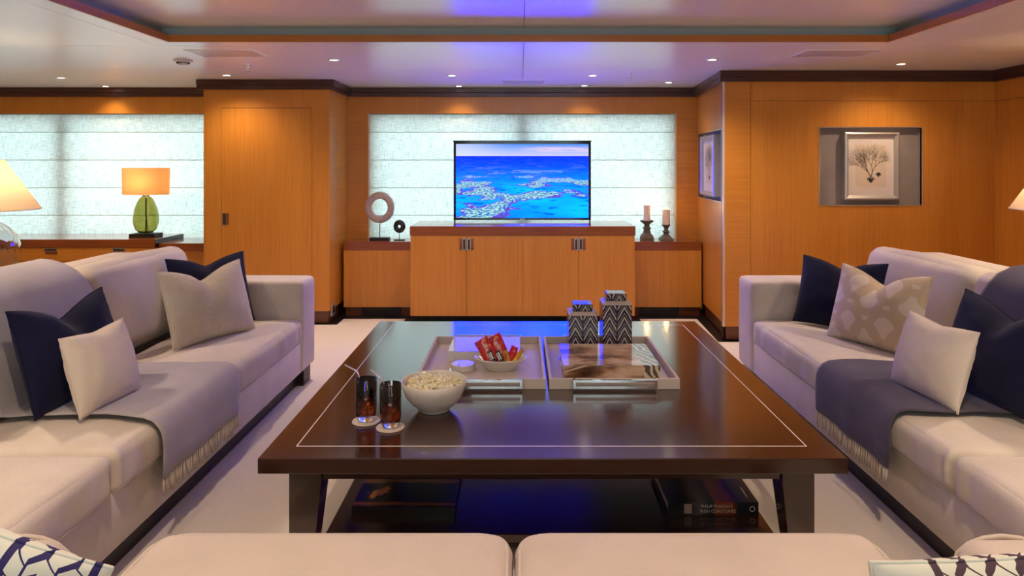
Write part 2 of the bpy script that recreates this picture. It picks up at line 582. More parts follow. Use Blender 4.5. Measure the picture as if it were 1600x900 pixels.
# ------------------------------------------------------------------ geometry helpers
def box(bm, x0, x1, y0, y1, z0, z1, M=None):
    vs = [bm.verts.new((x, y, z)) for x in (x0, x1) for y in (y0, y1) for z in (z0, z1)]
    f = [(0, 1, 3, 2), (4, 6, 7, 5), (0, 4, 5, 1), (2, 3, 7, 6), (0, 2, 6, 4), (1, 5, 7, 3)]
    for q in f:
        bm.faces.new([vs[i] for i in q])
    if M is not None:
        bmesh.ops.transform(bm, matrix=M, verts=vs)
    return vs


def bbox(x0, x1, y0, y1, z0, z1, bev=0.0, seg=2, M=None):
    bm = bmesh.new()
    box(bm, x0, x1, y0, y1, z0, z1)
    if bev:
        bmesh.ops.bevel(bm, geom=bm.edges[:], offset=bev, segments=seg, profile=0.5, affect='EDGES')
    if M is not None:
        bmesh.ops.transform(bm, matrix=M, verts=bm.verts)
    return bm


def boxes(lst):
    bm = bmesh.new()
    for b in lst:
        box(bm, *b)
    return bm


def lathe(prof, seg=32, cx=0, cy=0, cz=0, sx=1.0, sy=1.0, closed=False):
    bm = bmesh.new()
    rings = []
    for r, z in prof:
        if r < 1e-6:
            rings.append([bm.verts.new((cx, cy, cz + z))])
        else:
            rings.append([bm.verts.new((cx + r * sx * math.cos(2 * PI * i / seg), cy + r * sy * math.sin(2 * PI * i / seg), cz + z)) for i in range(seg)])
    pairs = list(zip(rings, rings[1:]))
    if closed:
        pairs.append((rings[-1], rings[0]))
    for a, b in pairs:
        for i in range(seg):
            j = (i + 1) % seg
            if len(a) == 1 and len(b) == 1:
                continue
            if len(a) == 1:
                bm.faces.new((a[0], b[j], b[i]))
            elif len(b) == 1:
                bm.faces.new((a[i], a[j], b[0]))
            else:
                bm.faces.new((a[i], a[j], b[j], b[i]))
    bmesh.ops.recalc_face_normals(bm, faces=bm.faces)
    return bm


def tube(bm, pts, r, seg=8, cap=True):
    pts = [Vector(p) for p in pts]
    rs = r if isinstance(r, (list, tuple)) else [r] * len(pts)
    prev = None
    rings = []
    for i, p in enumerate(pts):
        t = (pts[min(i + 1, len(pts) - 1)] - pts[max(i - 1, 0)]).normalized()
        if prev is None:
            a = t.orthogonal().normalized()
        else:
            a = (prev - t * prev.dot(t)).normalized()
        prev = a
        b = t.cross(a)
        rings.append([bm.verts.new(p + (a * math.cos(2 * PI * k / seg) + b * math.sin(2 * PI * k / seg)) * rs[i]) for k in range(seg)])
    for A, B in zip(rings, rings[1:]):
        for k in range(seg):
            j = (k + 1) % seg
            bm.faces.new((A[k], A[j], B[j], B[k]))
    if cap:
        bm.faces.new(rings[0][::-1])
        bm.faces.new(rings[-1])
    return bm


def cushion(sx, sy, sz, r, puff=(0, 0, 0), wr=0.0, seed=0, n=18, M=None, crease=0.0):
    """soft rounded block centred on the origin"""
    bm = bmesh.new()
    bmesh.ops.create_cube(bm, size=2.0)
    bmesh.ops.subdivide_edges(bm, edges=bm.edges[:], cuts=n, use_grid_fill=True)
    H = Vector((sx / 2, sy / 2, sz / 2))
    r = min(r, H.x * 0.98, H.y * 0.98, H.z * 0.98)
    for v in bm.verts:
        q = [math.sin(c * PI / 2) for c in v.co]
        p = Vector((q[0] * H.x, q[1] * H.y, q[2] * H.z))
        inn = Vector([max(-(H[i] - r), min(H[i] - r, p[i])) for i in range(3)])
        d = p - inn
        if d.length > 1e-9:
            p = inn + d.normalized() * r
        for ax in range(3):
            if puff[ax]:
                o = [i for i in range(3) if i != ax]
                w = max(0, 1 - q[o[0]] ** 2) * max(0, 1 - q[o[1]] ** 2)
                p[ax] += puff[ax] * w * q[ax]
        if wr:
            s = Vector((p.x * 5, p.y * 9, p.z * 5)) + Vector((seed * 3.1, seed * 7.7, seed))
            nn = noise.noise(s) + 0.5 * noise.noise(s * 2.3)
            p += Vector((q[0], q[1], q[2])).normalized() * nn * wr
        if crease and q[0] > 0:
            c1 = noise.noise(Vector((p.y * 14 + seed * 5, p.z * 3, 0))) + .8 * noise.noise(Vector((p.y * 34 + seed, p.z * 4, 3)))
            p.x += crease * c1 * q[0] ** 3 * (1 - .5 * abs(q[2]))
            p.z += crease * .6 * c1 * q[0] ** 6
        v.co = p
    if M is not None:
        bmesh.ops.transform(bm, matrix=M, verts=bm.verts)
    return bm


def root_of(o):
    off = Vector((0, 0, 0))
    while o is not None:
        off += Vector(o.location)
        o = o.parent
    return off


def obj(name, bm, mat, parent=None, smooth=False, local=False, angle=None):
    me = bpy.data.meshes.new(name)
    if parent is not None and not local:
        bmesh.ops.translate(bm, vec=-root_of(parent), verts=bm.verts)
    bm.to_mesh(me)
    bm.free()
    me.materials.append(MATS[mat])
    o = bpy.data.objects.new(name, me)
    C.objects.link(o)
    if smooth:
        for p in me.polygons:
            p.use_smooth = True
        if angle:
            try:
                me.set_sharp_from_angle(angle=angle)
            except Exception:
                pass
    if parent is not None:
        o.parent = parent
    return o


def tag(o, label, cat, group=None, kind=None):
    o['label'] = label
    o['category'] = cat
    if group:
        o['group'] = group
    if kind:
        o['kind'] = kind
    return o


def thing(name, label, cat, loc=(0, 0, 0), rz=0.0, group=None):
    o = bpy.data.objects.new(name, None)
    C.objects.link(o)
    o.location = loc
    o.rotation_euler = (0, 0, rz)
    o.empty_display_size = 0.05
    return tag(o, label, cat, group)


def struct(name, bm, mat, label, cat, smooth=False):
    o = obj(name, bm, mat, smooth=smooth)
    return tag(o, label, cat, kind='structure')


def struct_root(name, label, cat, loc=(0, 0, 0), rz=0.0):
    o = thing(name, label, cat, loc, rz)
    o['kind'] = 'structure'
    return o


def copy_tree(o, parent=None):
    c = o.copy()
    C.objects.link(c)
    c.parent = parent
    for ch in list(o.children):
        copy_tree(ch, c)
    return c


def text(name, body, size, mat, parent, loc, rot, extrude=0.0004, align='CENTER', squeeze=1.0, shear=0.0):
    cu = bpy.data.curves.new(name, 'FONT')
    cu.body = body
    cu.size = size
    cu.extrude = extrude
    cu.align_x = align
    cu.align_y = 'CENTER'
    cu.shear = shear
    cu.materials.append(MATS[mat])
    tmp = bpy.data.objects.new('tmp_text', cu)
    C.objects.link(tmp)
    dg = bpy.context.evaluated_depsgraph_get()
    me = bpy.data.meshes.new_from_object(tmp.evaluated_get(dg))
    bpy.data.objects.remove(tmp)
    o = bpy.data.objects.new(name, me)
    C.objects.link(o)
    o.parent = parent
    o.location = loc
    o.rotation_euler = rot
    o.scale = (squeeze, 1, 1)
    return o


def spot(name, loc, w, size=100, blend=1.0, col=SPOT_COL, parent=None, radius=0.03):
    d = bpy.data.lights.new(name, 'SPOT')
    d.energy = w
    d.color = col
    d.spot_size = math.radians(size)
    d.spot_blend = blend
    d.shadow_soft_size = radius
    o = bpy.data.objects.new(name, d)
    C.objects.link(o)
    o.location = loc
    if parent is not None:
        o.parent = parent
    return o


def point(name, loc, w, col=LAMP_COL, parent=None, radius=0.03):
    d = bpy.data.lights.new(name, 'POINT')
    d.energy = w
    d.color = col
    d.shadow_soft_size = radius
    o = bpy.data.objects.new(name, d)
    C.objects.link(o)
    o.location = loc
    if parent is not None:
        o.parent = parent
    return o


# ------------------------------------------------------------------ the room
XL, XR = -5.6, 3.71
YB, YF = 6.51, -2.2
CZ = 2.11
GAP = 0.003

struct('floor', bbox(XL - .1, XR + .1, YF - .1, YB + .2, -0.06, 0.0), 'floor_black', 'black floor border showing along the foot of the walls', 'floor')
pts = [(-5.52, YF + .05), (XR - .06, YF + .05), (XR - .06, 5.26), (1.53, 5.26), (1.57, 6.05), (1.06, 6.05), (1.06, 5.85), (-1.01, 5.85), (-1.01, 6.05), (-1.56, 6.05), (-1.56, 5.83), (-2.80, 5.83), (-2.80, 5.9), (-5.52, 5.9)]
bm = bmesh.new()
f = bm.faces.new([bm.verts.new((x, y, 0.001)) for x, y in pts])
r = bmesh.ops.extrude_face_region(bm, geom=[f])
bmesh.ops.translate(bm, vec=(0, 0, 0.011), verts=[v for v in r['geom'] if isinstance(v, bmesh.types.BMVert)])
bmesh.ops.recalc_face_normals(bm, faces=bm.faces)
tag(obj('carpet', bm, 'carpet'), 'pale cream fitted carpet covering the saloon floor', 'carpet', kind='structure')
FZ = 0.012   # top of the carpet

# windows in the back wall: alcove and left
WA = (-1.446, 1.495)
WB = (-5.35, -2.80)
WZ = (0.60, 1.866)
T = 0.15
wall_back = struct_root('wall_back', 'orange wood veneer wall around the two screened windows', 'wall', (0, YB, 0))
for x0, x1, z0, z1, mm in [
        (XL, WB[0], 0, CZ, 'wood_gold'), (WB[0], WB[1], 0, WZ[0], 'wood_gold'), (WB[0], WB[1], WZ[1], CZ, 'wood_gold'),
        (WB[1], WA[0], 0, CZ, 'wood_gold_across'), (WA[0], WA[1], 0, WZ[0], 'wood_gold'), (WA[0], WA[1], WZ[1], CZ, 'wood_gold'),
        (WA[1], 1.9, 0, CZ, 'wood_gold_across'), (1.9, XR, 0, CZ, 'wood_gold')]:
    obj('panel', bbox(x0, x1, YB, YB + T, z0, z1), mm, wall_back)

for n, (w0, w1) in enumerate([WA, WB]):
    wn = struct_root('window_%d' % (n + 1), ['window behind the television screened by a blind', 'long window behind the green lamp screened by a blind'][n], 'window', ((w0 + w1) / 2, YB + .10, WZ[0]))
    fr = [(w0, w1, YB + .10, YB + .14, WZ[0], WZ[0] + .05), (w0, w1, YB + .10, YB + .14, WZ[1] - .05, WZ[1]),
          (w0, w0 + .05, YB + .10, YB + .14, WZ[0] + .05, WZ[1] - .05), (w1 - .05, w1, YB + .10, YB + .14, WZ[0] + .05, WZ[1] - .05)]
    mull = [0.03] if n == 0 else [-4.40]
    obj('frame', boxes(fr), 'satin_steel', wn)
    xs = [w0 + .05] + mull + [w1 - .05]
    for mx_ in mull:
        obj('mullion', bbox(mx_ - .05, mx_ + .05, YB + .095, YB + .145, WZ[0] + .05, WZ[1] - .05), 'satin_steel', wn)
    for a, b in zip(xs, xs[1:]):
        obj('pane', bbox(a, b, YB + .118, YB + .122, WZ[0] + .05, WZ[1] - .05), 'window_glass', wn)

# roman blinds
def roman_blind(name, label, x0, x1):
    t = thing(name, label, 'blind', ((x0 + x1) / 2, YB + .04, WZ[0]), group='roman blinds over the windows')
    zs = [1.864, 1.689, 1.423, 1.157, 0.893, 0.628]
    for a, b in zip(zs, zs[1:]):
        bm = bmesh.new()
        rows, cols = 8, 40
        g = []
        for i in range(rows + 1):
            q = i / rows
            z = a + (b - a) * q
            row = []
            for k in range(cols + 1):
                x = x0 + .012 + (x1 - x0 - .024) * k / cols
                y = YB + .045 - .012 * math.sin(q * PI) ** 0.7 + .003 * noise.noise(Vector((x * 4, z * 9, 1)))
                row.append(bm.verts.new((x, y, z)))
            g.append(row)
        for i in range(rows):
            for k in range(cols):
                bm.faces.new((g[i][k], g[i][k + 1], g[i + 1][k + 1], g[i + 1][k]))
        obj('panel', bm, 'blind_linen', t, smooth=True)
    for z in zs[1:]:
        obj('batten', bbox(x0 + .012, x1 - .012, YB + .043, YB + .049, z - .002, z + .002), 'blind_fold', t)
    obj('headrail', bbox(x0 + .008, x1 - .008, YB + .03, YB + .06, 1.858, 1.866), 'blind_fold', t)
    return t


roman_blind('roman_blind', 'pale linen roman blind behind the television, glowing with daylight', *WA)
roman_blind('roman_blind', 'wide pale linen roman blind behind the green glass lamp', *WB)
# thin pale edge strips at the alcove blind
for i, (x, side) in enumerate([(WA[0], 1), (WA[1], -1)]):
    x0, x1 = sorted((x, x + side * .012))
    struct('trim_%d' % (i + 1), bbox(x0, x1, YB - .004, YB + .03, WZ[0] + .08, WZ[1]), 'pale_edge', ['narrow pale strip edging the blind on its left, by the ring sculpture', 'narrow pale strip edging the blind on its right, by the candles'][i], 'trim')

# left pier with door
PX0, PX1, PY = -2.727, -1.64, 5.89
pier = struct_root('wall_pier', 'golden wood pier with a flush door left of the television alcove', 'wall', ((PX0 + PX1) / 2, PY, 0))
obj('core', bbox(PX0 + .004, PX1 - .022, PY + .022, YB - .001, 0, CZ), 'groove_dark', pier)
DX0, DX1, DZ = -2.572, -1.794, 1.866
obj('stile', bbox(PX0, DX0 - GAP, PY, PY + .022, .115, CZ), 'wood_gold', pier)
obj('stile', bbox(DX1 + GAP, PX1, PY, PY + .022, .115, CZ), 'wood_gold', pier)
obj('rail', bbox(DX0 - GAP, DX1 + GAP, PY, PY + .022, DZ + GAP, CZ), 'wood_gold', pier)
obj('side_panel', bbox(PX1 - .022, PX1, PY + .022, YB - .001, .115, CZ), 'wood_gold_along', pier)
door = struct_root('door_1', 'tall flush golden wood door in the pier', 'door', ((DX0 + DX1) / 2, PY, .115))
obj('leaf', bbox(DX0, DX1, PY + .0008, PY + .022, .115, DZ), 'wood_gold', door)


def pull(parent, x0, x1, yf, z0, z1, framed='all', local=False):
    """flush recessed pull: dark cup with a metal frame"""
    w = .006
    h = obj('handle', boxes([(x0, x1, yf - .004, yf + .004, z1 - w, z1), (x0, x1, yf - .004, yf + .004, z0, z0 + w),
                             (x0, x0 + w, yf - .004, yf + .004, z0 + w, z1 - w), (x1 - w, x1, yf - .004, yf + .004, z0 + w, z1 - w)]), 'satin_steel', parent, local=local)
    obj('cup', bbox(x0 + w, x1 - w, yf - .002, yf + .003, z0 + w, z1 - w), 'groove_dark', h, local=local)
    return h


pull(door, -2.566, -2.526, PY, .855, .962)
obj('finger_recess', bbox(-2.525, -2.510, PY - .0015, PY + .002, .86, .957), 'wood_red', door)

# right angled return and right front wall, both with picture niches
def niche_wall(name, label, loc, rz, L, hx, hz, stile, gz, m1, m2):
    """local frame: x along the wall, y into the wall, z up"""
    t = struct_root(name, label, 'wall', loc, rz)
    o = lambda nm, b, m: obj(nm, bbox(*b), m, t, local=True)
    x0, x1 = hx
    z0, z1 = hz
    dp = 0.045
    if stile:
        o('stile', (0, stile - GAP / 2, 0, .02, .115, CZ), m2)
        o('rail', (stile + GAP / 2, L, 0, .02, gz + GAP, CZ), m1)
        s, top = stile + GAP / 2, gz
    else:
        s, top = 0, CZ
    # main panel around the niche
    bm = boxes([(s, x0, 0, .02, .115, top), (x1, L, 0, .02, .115, top), (x0, x1, 0, .02, .115, z0), (x0, x1, 0, .02, z1, top)])
    obj('panel', bm, m1, t, local=True)
    o('core', (0, L, dp + .012, dp + .03, 0, CZ), 'groove_dark')
    if stile:
        o('groove', (stile - .004, stile + .004, .021, .024, .115, gz), 'groove_dark')
        o('groove', (stile - .004, L, .021, .024, gz - .004, gz + .008), 'groove_dark')
    n = obj('niche', boxes([(x0, x1, dp, dp + .01, z0, z1)]), 'niche_linen', t, local=True)
    obj('niche_side', boxes([(x0 - .004, x0, .02, dp, z0, z1), (x1, x1 + .004, .02, dp, z0, z1), (x0, x1, .02, dp, z0 - .004, z0), (x0, x1, .02, dp, z1, z1 + .004)]), 'niche_linen', n, local=True)
    e = .007
    obj('niche_edge', boxes([(x0 - e, x0, -.004, .02, z0 - e, z1 + e), (x1, x1 + e, -.004, .02, z0 - e, z1 + e), (x0, x1, -.004, .02, z0 - e, z0), (x0, x1, -.004, .02, z1, z1 + e)]), 'satin_steel', n, local=True)
    return t


RA = Vector((1.615, 5.33, 0))
RB = Vector((1.690, 6.51, 0))
RANG = math.atan2(RA.y - RB.y, RA.x - RB.x)       # from the back corner towards the front corner, face looks to -x
RLEN = (RA - RB).length
niche_wall('wall_right_front', 'orange wood wall with the large picture niche above the right sofa', (1.60, 5.33, 0), 0, XR - 1.60, (2.343 - 1.60, 3.137 - 1.60), (1.065, 1.667), 1.803 - 1.60, 1.8745, 'wood_gold', 'wood_gold_across')
niche_wall('wall_right_return', 'narrow orange wood return wall beside the alcove candles', RB, RANG, RLEN - .03, (0.085, 1.01), (1.08, 1.66), 0, 0, 'wood_gold', 'wood_gold')
# pale metal corner strips
struct('trim_3', bbox(1.588, 1.600, 5.322, 5.352, .115, 2.03), 'pale_edge', 'front pale strip of the corner by the side picture', 'trim')
struct('trim_4', bbox(1.602, 1.622, 5.375, 5.392, .115, 2.03), 'pale_edge', 'rear pale strip of the corner by the side picture', 'trim')

struct('wall_right', boxes([(XR, XR + .1, YF, 5.45, 0, 1.872), (XR, XR + .1, YF, 5.45, 1.878, CZ), (XR + .01, XR + .1, YF, 5.45, 1.872, 1.878)]), 'wood_gold', 'orange wood wall at the far right edge behind the lamp', 'wall')
struct('wall_left', bbox(XL - .1, XL, YF, YB + T, 0, CZ), 'wood_gold', 'orange wood wall out of view on the left', 'wall')
RW = (-1.2, 1.3, .25, 1.95)
struct('wall_front', boxes([(XL - .1, RW[0], YF - .1, YF, 0, CZ), (RW[1], XR + .1, YF - .1, YF, 0, CZ), (RW[0], RW[1], YF - .1, YF, 0, RW[2]), (RW[0], RW[1], YF - .1, YF, RW[3], CZ)]), 'wood_gold', 'orange wood wall behind the viewer', 'wall')
wn = struct_root('window_3', 'added unseen glazing behind the viewer, letting in fill light', 'window', (0, YF, RW[2]))  # glazing added out of view so sky light fills the room from behind
rw = [RW[0] + (RW[1] - RW[0]) * k / 4 for k in range(5)]
for k in range(5):
    obj('mullion', bbox(rw[k] - .03, rw[k] + .03, YF - .08, YF - .03, RW[2], RW[3]), 'satin_steel', wn)
for a, b in zip(rw, rw[1:]):
    obj('pane', bbox(a + .03, b - .03, YF - .06, YF - .055, RW[2], RW[3]), 'window_glass', wn)


def portal(name, loc, rot, sx_, sz_):
    d = bpy.data.lights.new(name, 'AREA')
    d.shape = 'RECTANGLE'
    d.size, d.size_y = sx_, sz_
    d.cycles.is_portal = True
    o = bpy.data.objects.new(name, d)
    C.objects.link(o)
    o.location, o.rotation_euler = loc, rot


portal('sky_portal', ((RW[0] + RW[1]) / 2, YF - .11, (RW[2] + RW[3]) / 2), (PI / 2, 0, 0), RW[1] - RW[0], RW[3] - RW[2])
for w0, w1 in (WA, WB):
    portal('sky_portal', ((w0 + w1) / 2, YB + .16, (WZ[0] + WZ[1]) / 2), (-PI / 2, 0, 0), w1 - w0, WZ[1] - WZ[0])

# skirtings
SK = .115
struct('baseboard_pier', boxes([(PX0, PX1 - .014, PY + .014, PY + .022, .012, SK), (PX1 - .022, PX1 - .014, PY + .022, YB - .3, .012, SK)]), 'wood_skirting', 'dark brown skirting at the foot of the pier', 'baseboard')
struct('baseboard_right', boxes([(1.615, XR, 5.342, 5.35, .012, SK)]), 'wood_skirting', 'dark brown skirting under the right picture wall', 'baseboard')
Mr = Matrix.Translation(RB) @ Matrix.Rotation(RANG, 4, 'Z')
struct('baseboard_return', bbox(.32, RLEN - .02, .012, .02, .012, SK, M=Mr), 'wood_skirting', 'dark skirting under the narrow return wall', 'baseboard')

# crown moulding
CH = .085
def crown(n, label, p, q, out, d=.045):
    """p to q along the wall, out = normal into the room"""
    p, q, out = Vector((*p, 0)), Vector((*q, 0)), Vector((*out, 0)).normalized()
    bm = bmesh.new()
    prof = [(0, CZ - CH), (d * .75, CZ - CH), (d * .75, CZ - .05), (d, CZ - .045), (d, CZ - .002), (0, CZ - .002)]
    a = [bm.verts.new(p + out * o + Vector((0, 0, z))) for o, z in prof]
    b = [bm.verts.new(q + out * o + Vector((0, 0, z))) for o, z in prof]
    for i in range(len(prof)):
        j = (i + 1) % len(prof)
        bm.faces.new((a[i], a[j], b[j], b[i]))
    bm.faces.new(a)
    bm.faces.new(b[::-1])
    bmesh.ops.recalc_face_normals(bm, faces=bm.faces)
    struct('trim_%d' % n, bm, 'wood_crown', label, 'trim')


crown(5, 'dark crown moulding above the long left blind', (XL, YB), (PX0, YB), (0, -1))
crown(6, 'dark crown moulding across the front of the pier', (PX0 - .045, PY), (PX1 + .045, PY), (0, -1))
crown(7, 'dark crown moulding along the side of the pier', (PX1, PY), (PX1, YB), (1, 0))
crown(8, 'dark crown moulding above the alcove blind', (PX1, YB), (1.69, YB), (0, -1))
crown(9, 'dark crown moulding above the side picture', (RA.x - .015, RA.y - .04), (RB.x, RB.y), (-1, .063))
crown(10, 'dark crown moulding above the large picture', (1.555, 5.33), (XR, 5.33), (0, -1))
crown(11, 'dark crown moulding on the far right wall', (XR, 5.33), (XR, YF), (-1, 0))

# ceiling with raised tray
RX0, RX1, RY0, RY1 = -2.10, 2.205, -1.4, 4.07
UZ = 2.205
ceil = struct_root('ceiling', 'glossy white panelled ceiling around the raised centre', 'ceiling', (0, 0, CZ))
XM, YA_, YBc = 0.025, 4.19, 5.23
g2 = .0015
pan = []
for y0, y1 in [(YBc, YB + T), (YA_, YBc)]:
    for x0, x1 in [(XL, XM), (XM, XR + .1)]:
        pan.append((x0 + g2, x1 - g2, y0 + g2, y1 - g2))
BW = .12
for x0, x1 in [(RX0 - BW, XM), (XM, RX1 + BW)]:
    pan.append((x0 + g2, x1 - g2, RY1, YA_ - g2))
pan += [(RX0 - BW + g2, RX0, RY0 - BW, RY1 - .001), (RX1, RX1 + BW - g2, RY0 - BW, RY1 - .001), (XL, RX0 - BW - g2, YF, YA_ - g2), (RX1 + BW + g2, XR + .1, YF, YA_ - g2), (RX0, RX1, YF, RY0)]
for p in pan:
    obj('panel', bbox(*p, CZ, CZ + .02), 'ceiling_lacquer', ceil)
# groove backing above the joints
obj('backing', boxes([(XL, XR + .1, YA_ - .02, YB + T, CZ + .021, CZ + .03), (XL, RX0 - .01, YF, YA_, CZ + .021, CZ + .03), (RX1 + .01, XR + .1, YF, YA_, CZ + .021, CZ + .03), (RX0 - .01, RX1 + .01, YF, RY0 - .01, CZ + .021, CZ + .03), (RX0 - .01, RX1 + .01, RY1 + .02, YA_ + .01, CZ + .021, CZ + .03)]), 'ceiling_groove', ceil)
# lip around the raised tray
LZ = CZ + .040
for n, (b, mm, lb) in enumerate([((RX0, RX1, RY1 - .012, RY1 + .0, CZ - .001, LZ), 'wood_lip', 'far'), ((RX0 - .0, RX0 + .012, RY0, RY1 - .012, CZ - .001, LZ), 'wood_lip', 'left'), ((RX1 - .012, RX1, RY0, RY1 - .012, CZ - .001, LZ), 'wood_lip', 'right')]):
    struct('trim_%d' % (12 + n), bbox(*b), mm, 'orange wood lip on the %s edge of the raised ceiling' % lb, 'trim')
e = .07
obj('cove', boxes([(RX0 - e, RX1 + e, RY1 + e, RY1 + e + .01, LZ, UZ + .02), (RX0 - e - .01, RX0 - e, RY0, RY1 + e, LZ, UZ + .02), (RX1 + e, RX1 + e + .01, RY0, RY1 + e, LZ, UZ + .02), (RX0 - e, RX1 + e, RY0 - .01, RY0, CZ, UZ + .02),
                   (RX0 - e, RX1 + e, RY1, RY1 + e, LZ - .006, LZ), (RX0 - e, RX0, RY0, RY1, LZ - .006, LZ), (RX1, RX1 + e, RY0, RY1, LZ - .006, LZ)]), 'cove_grey', ceil)
for x0, x1 in [(RX0 - e, XM), (XM, RX1 + e)]:
    obj('upper_panel', bbox(x0 + g2, x1 - g2, RY0, RY1 + e, UZ, UZ + .02), 'ceiling_upper', ceil)
obj('upper_backing', bbox(RX0 - .2, RX1 + .2, RY0 - .1, RY1 + .2, UZ + .021, UZ + .04), 'ceiling_groove', ceil)

# ------------------------------------------------------------------ ceiling fittings
def at_ceiling(px, py, z=CZ):
    Y = (z - 1.38) * 1067.0 / (257.0 - py)
    return (px - 812.0) / 1067.0 * Y, Y


def downlight(x, y, label, w=SPOT_W, z=CZ, size=105):
    t = thing('downlight', label, 'ceiling light', (x, y, z), group='recessed ceiling downlights')
    obj('ring', lathe([(.042, 0.0), (.042, -.004), (.036, -.007), (.030, -.004), (.030, 0.0)], 24), 'satin_steel', t, local=True, smooth=True)
    obj('lens', lathe([(0, -.003), (.030, -.003), (.030, -.001), (0, -.001)], 20), 'downlight_glow', t, local=True)
    spot('downlight_beam', (0, 0, -.02), w, size=size, parent=t)
    return t


DL = [(95, 121, 'downlight over the left blind, furthest to the left'), (165, 134.5, 'downlight close above the left blind and green lamp'),
      (354, 117, 'downlight just in front of the pier door'), (522, 93, 'downlight left of the centre, nearest the raised ceiling'),
      (706, 117.5, 'downlight left above the television, nearer one of its pair'), (717, 134, 'downlight left above the television, close to the wall'),
      (926, 117.5, 'downlight right above the television, nearer one of its pair'), (913, 133.5, 'downlight right above the television, close to the wall'),
      (1045, 128.5, 'downlight above the two candles'), (1113, 92.5, 'downlight right of the centre, nearest the raised ceiling'),
      (1408, 99.5, 'downlight above the large framed picture')]
for px, py, lb in DL:
    x, y = at_ceiling(px, py)
    wall_near = py > 128
    downlight(x, y, lb, w=SPOT_W * (.16 if wall_near else .40 if 600 < px < 1000 else .45 if px in (354, 1408) else 1.0), size=118 if wall_near else 122 if 600 < px < 1000 else 140)
# fill downlights added out of view to brighten the seating, nearer the camera
for x, y, lb in [(-2.75, 2.9, 'added unseen downlight over the back of the left sofa'), (-2.75, 1.2, 'added unseen downlight over the near end of the left sofa'), (2.75, 2.9, 'added unseen downlight over the back of the right sofa'), (2.75, 1.2, 'added unseen downlight over the near end of the right sofa')]:
    downlight(x, y, lb, w=SPOT_W * 1.5, size=130)
for x, y, lb in [(-1.0, 1.5, 'added unseen downlight in the raised ceiling, near left'), (1.05, 1.5, 'added unseen downlight in the raised ceiling, near right'), (0.0, -.4, 'added unseen downlight in the raised ceiling behind the viewer')]:  # more fill lights added out of view, set in the raised ceiling
    downlight(x, y, lb, w=SPOT_W * 1.2, z=UZ, size=120)

# smoke detector, sprinklers, hatches, grille
x, y = at_ceiling(286, 94)
t = thing('smoke_detector', 'round white smoke detector on the ceiling left of the hatch', 'smoke detector', (x, y, CZ))
obj('base', lathe([(0, 0), (.062, 0), (.062, -.008), (.05, -.014), (0, -.014)], 28), 'detector_white', t, smooth=True, local=True, angle=.6)
obj('dome', lathe([(.038, -.014), (.034, -.03), (.02, -.036), (0, -.037)], 24), 'detector_white', t, smooth=True, local=True)
bm = bmesh.new()
for k in range(16):
    a = 2 * PI * k / 16
    box(bm, .035, .042, -.002, .002, -.026, -.014, M=Matrix.Rotation(a, 4, 'Z'))
obj('vent_fin', bm, 'black_matt', t, local=True)
for px, py, lb in [(388, 104, 'chrome sprinkler head on the ceiling near the pier'), (983, 118, 'chrome sprinkler head on the ceiling above the candles')]:
    x, y = at_ceiling(px, py - 4)
    t = thing('sprinkler', lb, 'sprinkler', (x, y, CZ), group='ceiling sprinklers')
    obj('escutcheon', lathe([(0, 0), (.022, 0), (.018, -.006), (.008, -.008), (0, -.008)], 20), 'chrome', t, smooth=True, local=True)
    obj('stem', lathe([(.007, -.008), (.007, -.03), (0, -.03)], 12), 'chrome', t, smooth=True, local=True)
    bm = bmesh.new()
    tube(bm, [(.007, 0, -.022), (.017, 0, -.032), (.004, 0, -.048)], .003, 6)
    tube(bm, [(-.007, 0, -.022), (-.017, 0, -.032), (-.004, 0, -.048)], .003, 6)
    obj('yoke', bm, 'chrome', t, smooth=True, local=True)
    obj('deflector', lathe([(0, -.047), (.016, -.049), (.016, -.052), (0, -.051)], 12), 'chrome', t, smooth=True, local=True)
for x0, x1, y0, y1, lb in [(-2.14, -1.70, 4.34, 4.62, 'flush ceiling hatch left, beside the smoke detector'), (1.83, 2.30, 4.34, 4.62, 'flush ceiling hatch right of the raised ceiling')]:
    t = thing('ceiling_hatch', lb, 'hatch', ((x0 + x1) / 2, (y0 + y1) / 2, CZ), group='ceiling hatches')
    obj('rim', boxes([(x0, x1, y0, y0 + .012, CZ - .004, CZ), (x0, x1, y1 - .012, y1, CZ - .004, CZ), (x0, x0 + .012, y0 + .012, y1 - .012, CZ - .004, CZ), (x1 - .012, x1, y0 + .012, y1 - .012, CZ - .004, CZ)]), 'ceiling_lacquer', t)
    obj('cover', bbox(x0 + .014, x1 - .014, y0 + .014, y1 - .014, CZ - .003, CZ), 'hatch_grey', t)
x0, x1 = -.165, .225
t = thing('air_grille', 'slim white air grille in the ceiling in front of the television', 'vent', (.03, 6.03, CZ))
obj('frame', boxes([(x0, x1, 5.90, 5.915, CZ - .005, CZ), (x0, x1, 6.165, 6.18, CZ - .005, CZ), (x0, x0 + .015, 5.915, 6.165, CZ - .005, CZ), (x1 - .015, x1, 5.915, 6.165, CZ - .005, CZ)]), 'ceiling_lacquer', t)
for k in range(10):
    y = 5.925 + k * .0245
    obj('slat', bbox(x0 + .015, x1 - .015, y, y + .012, CZ - .004, CZ), 'grille_grey', t)

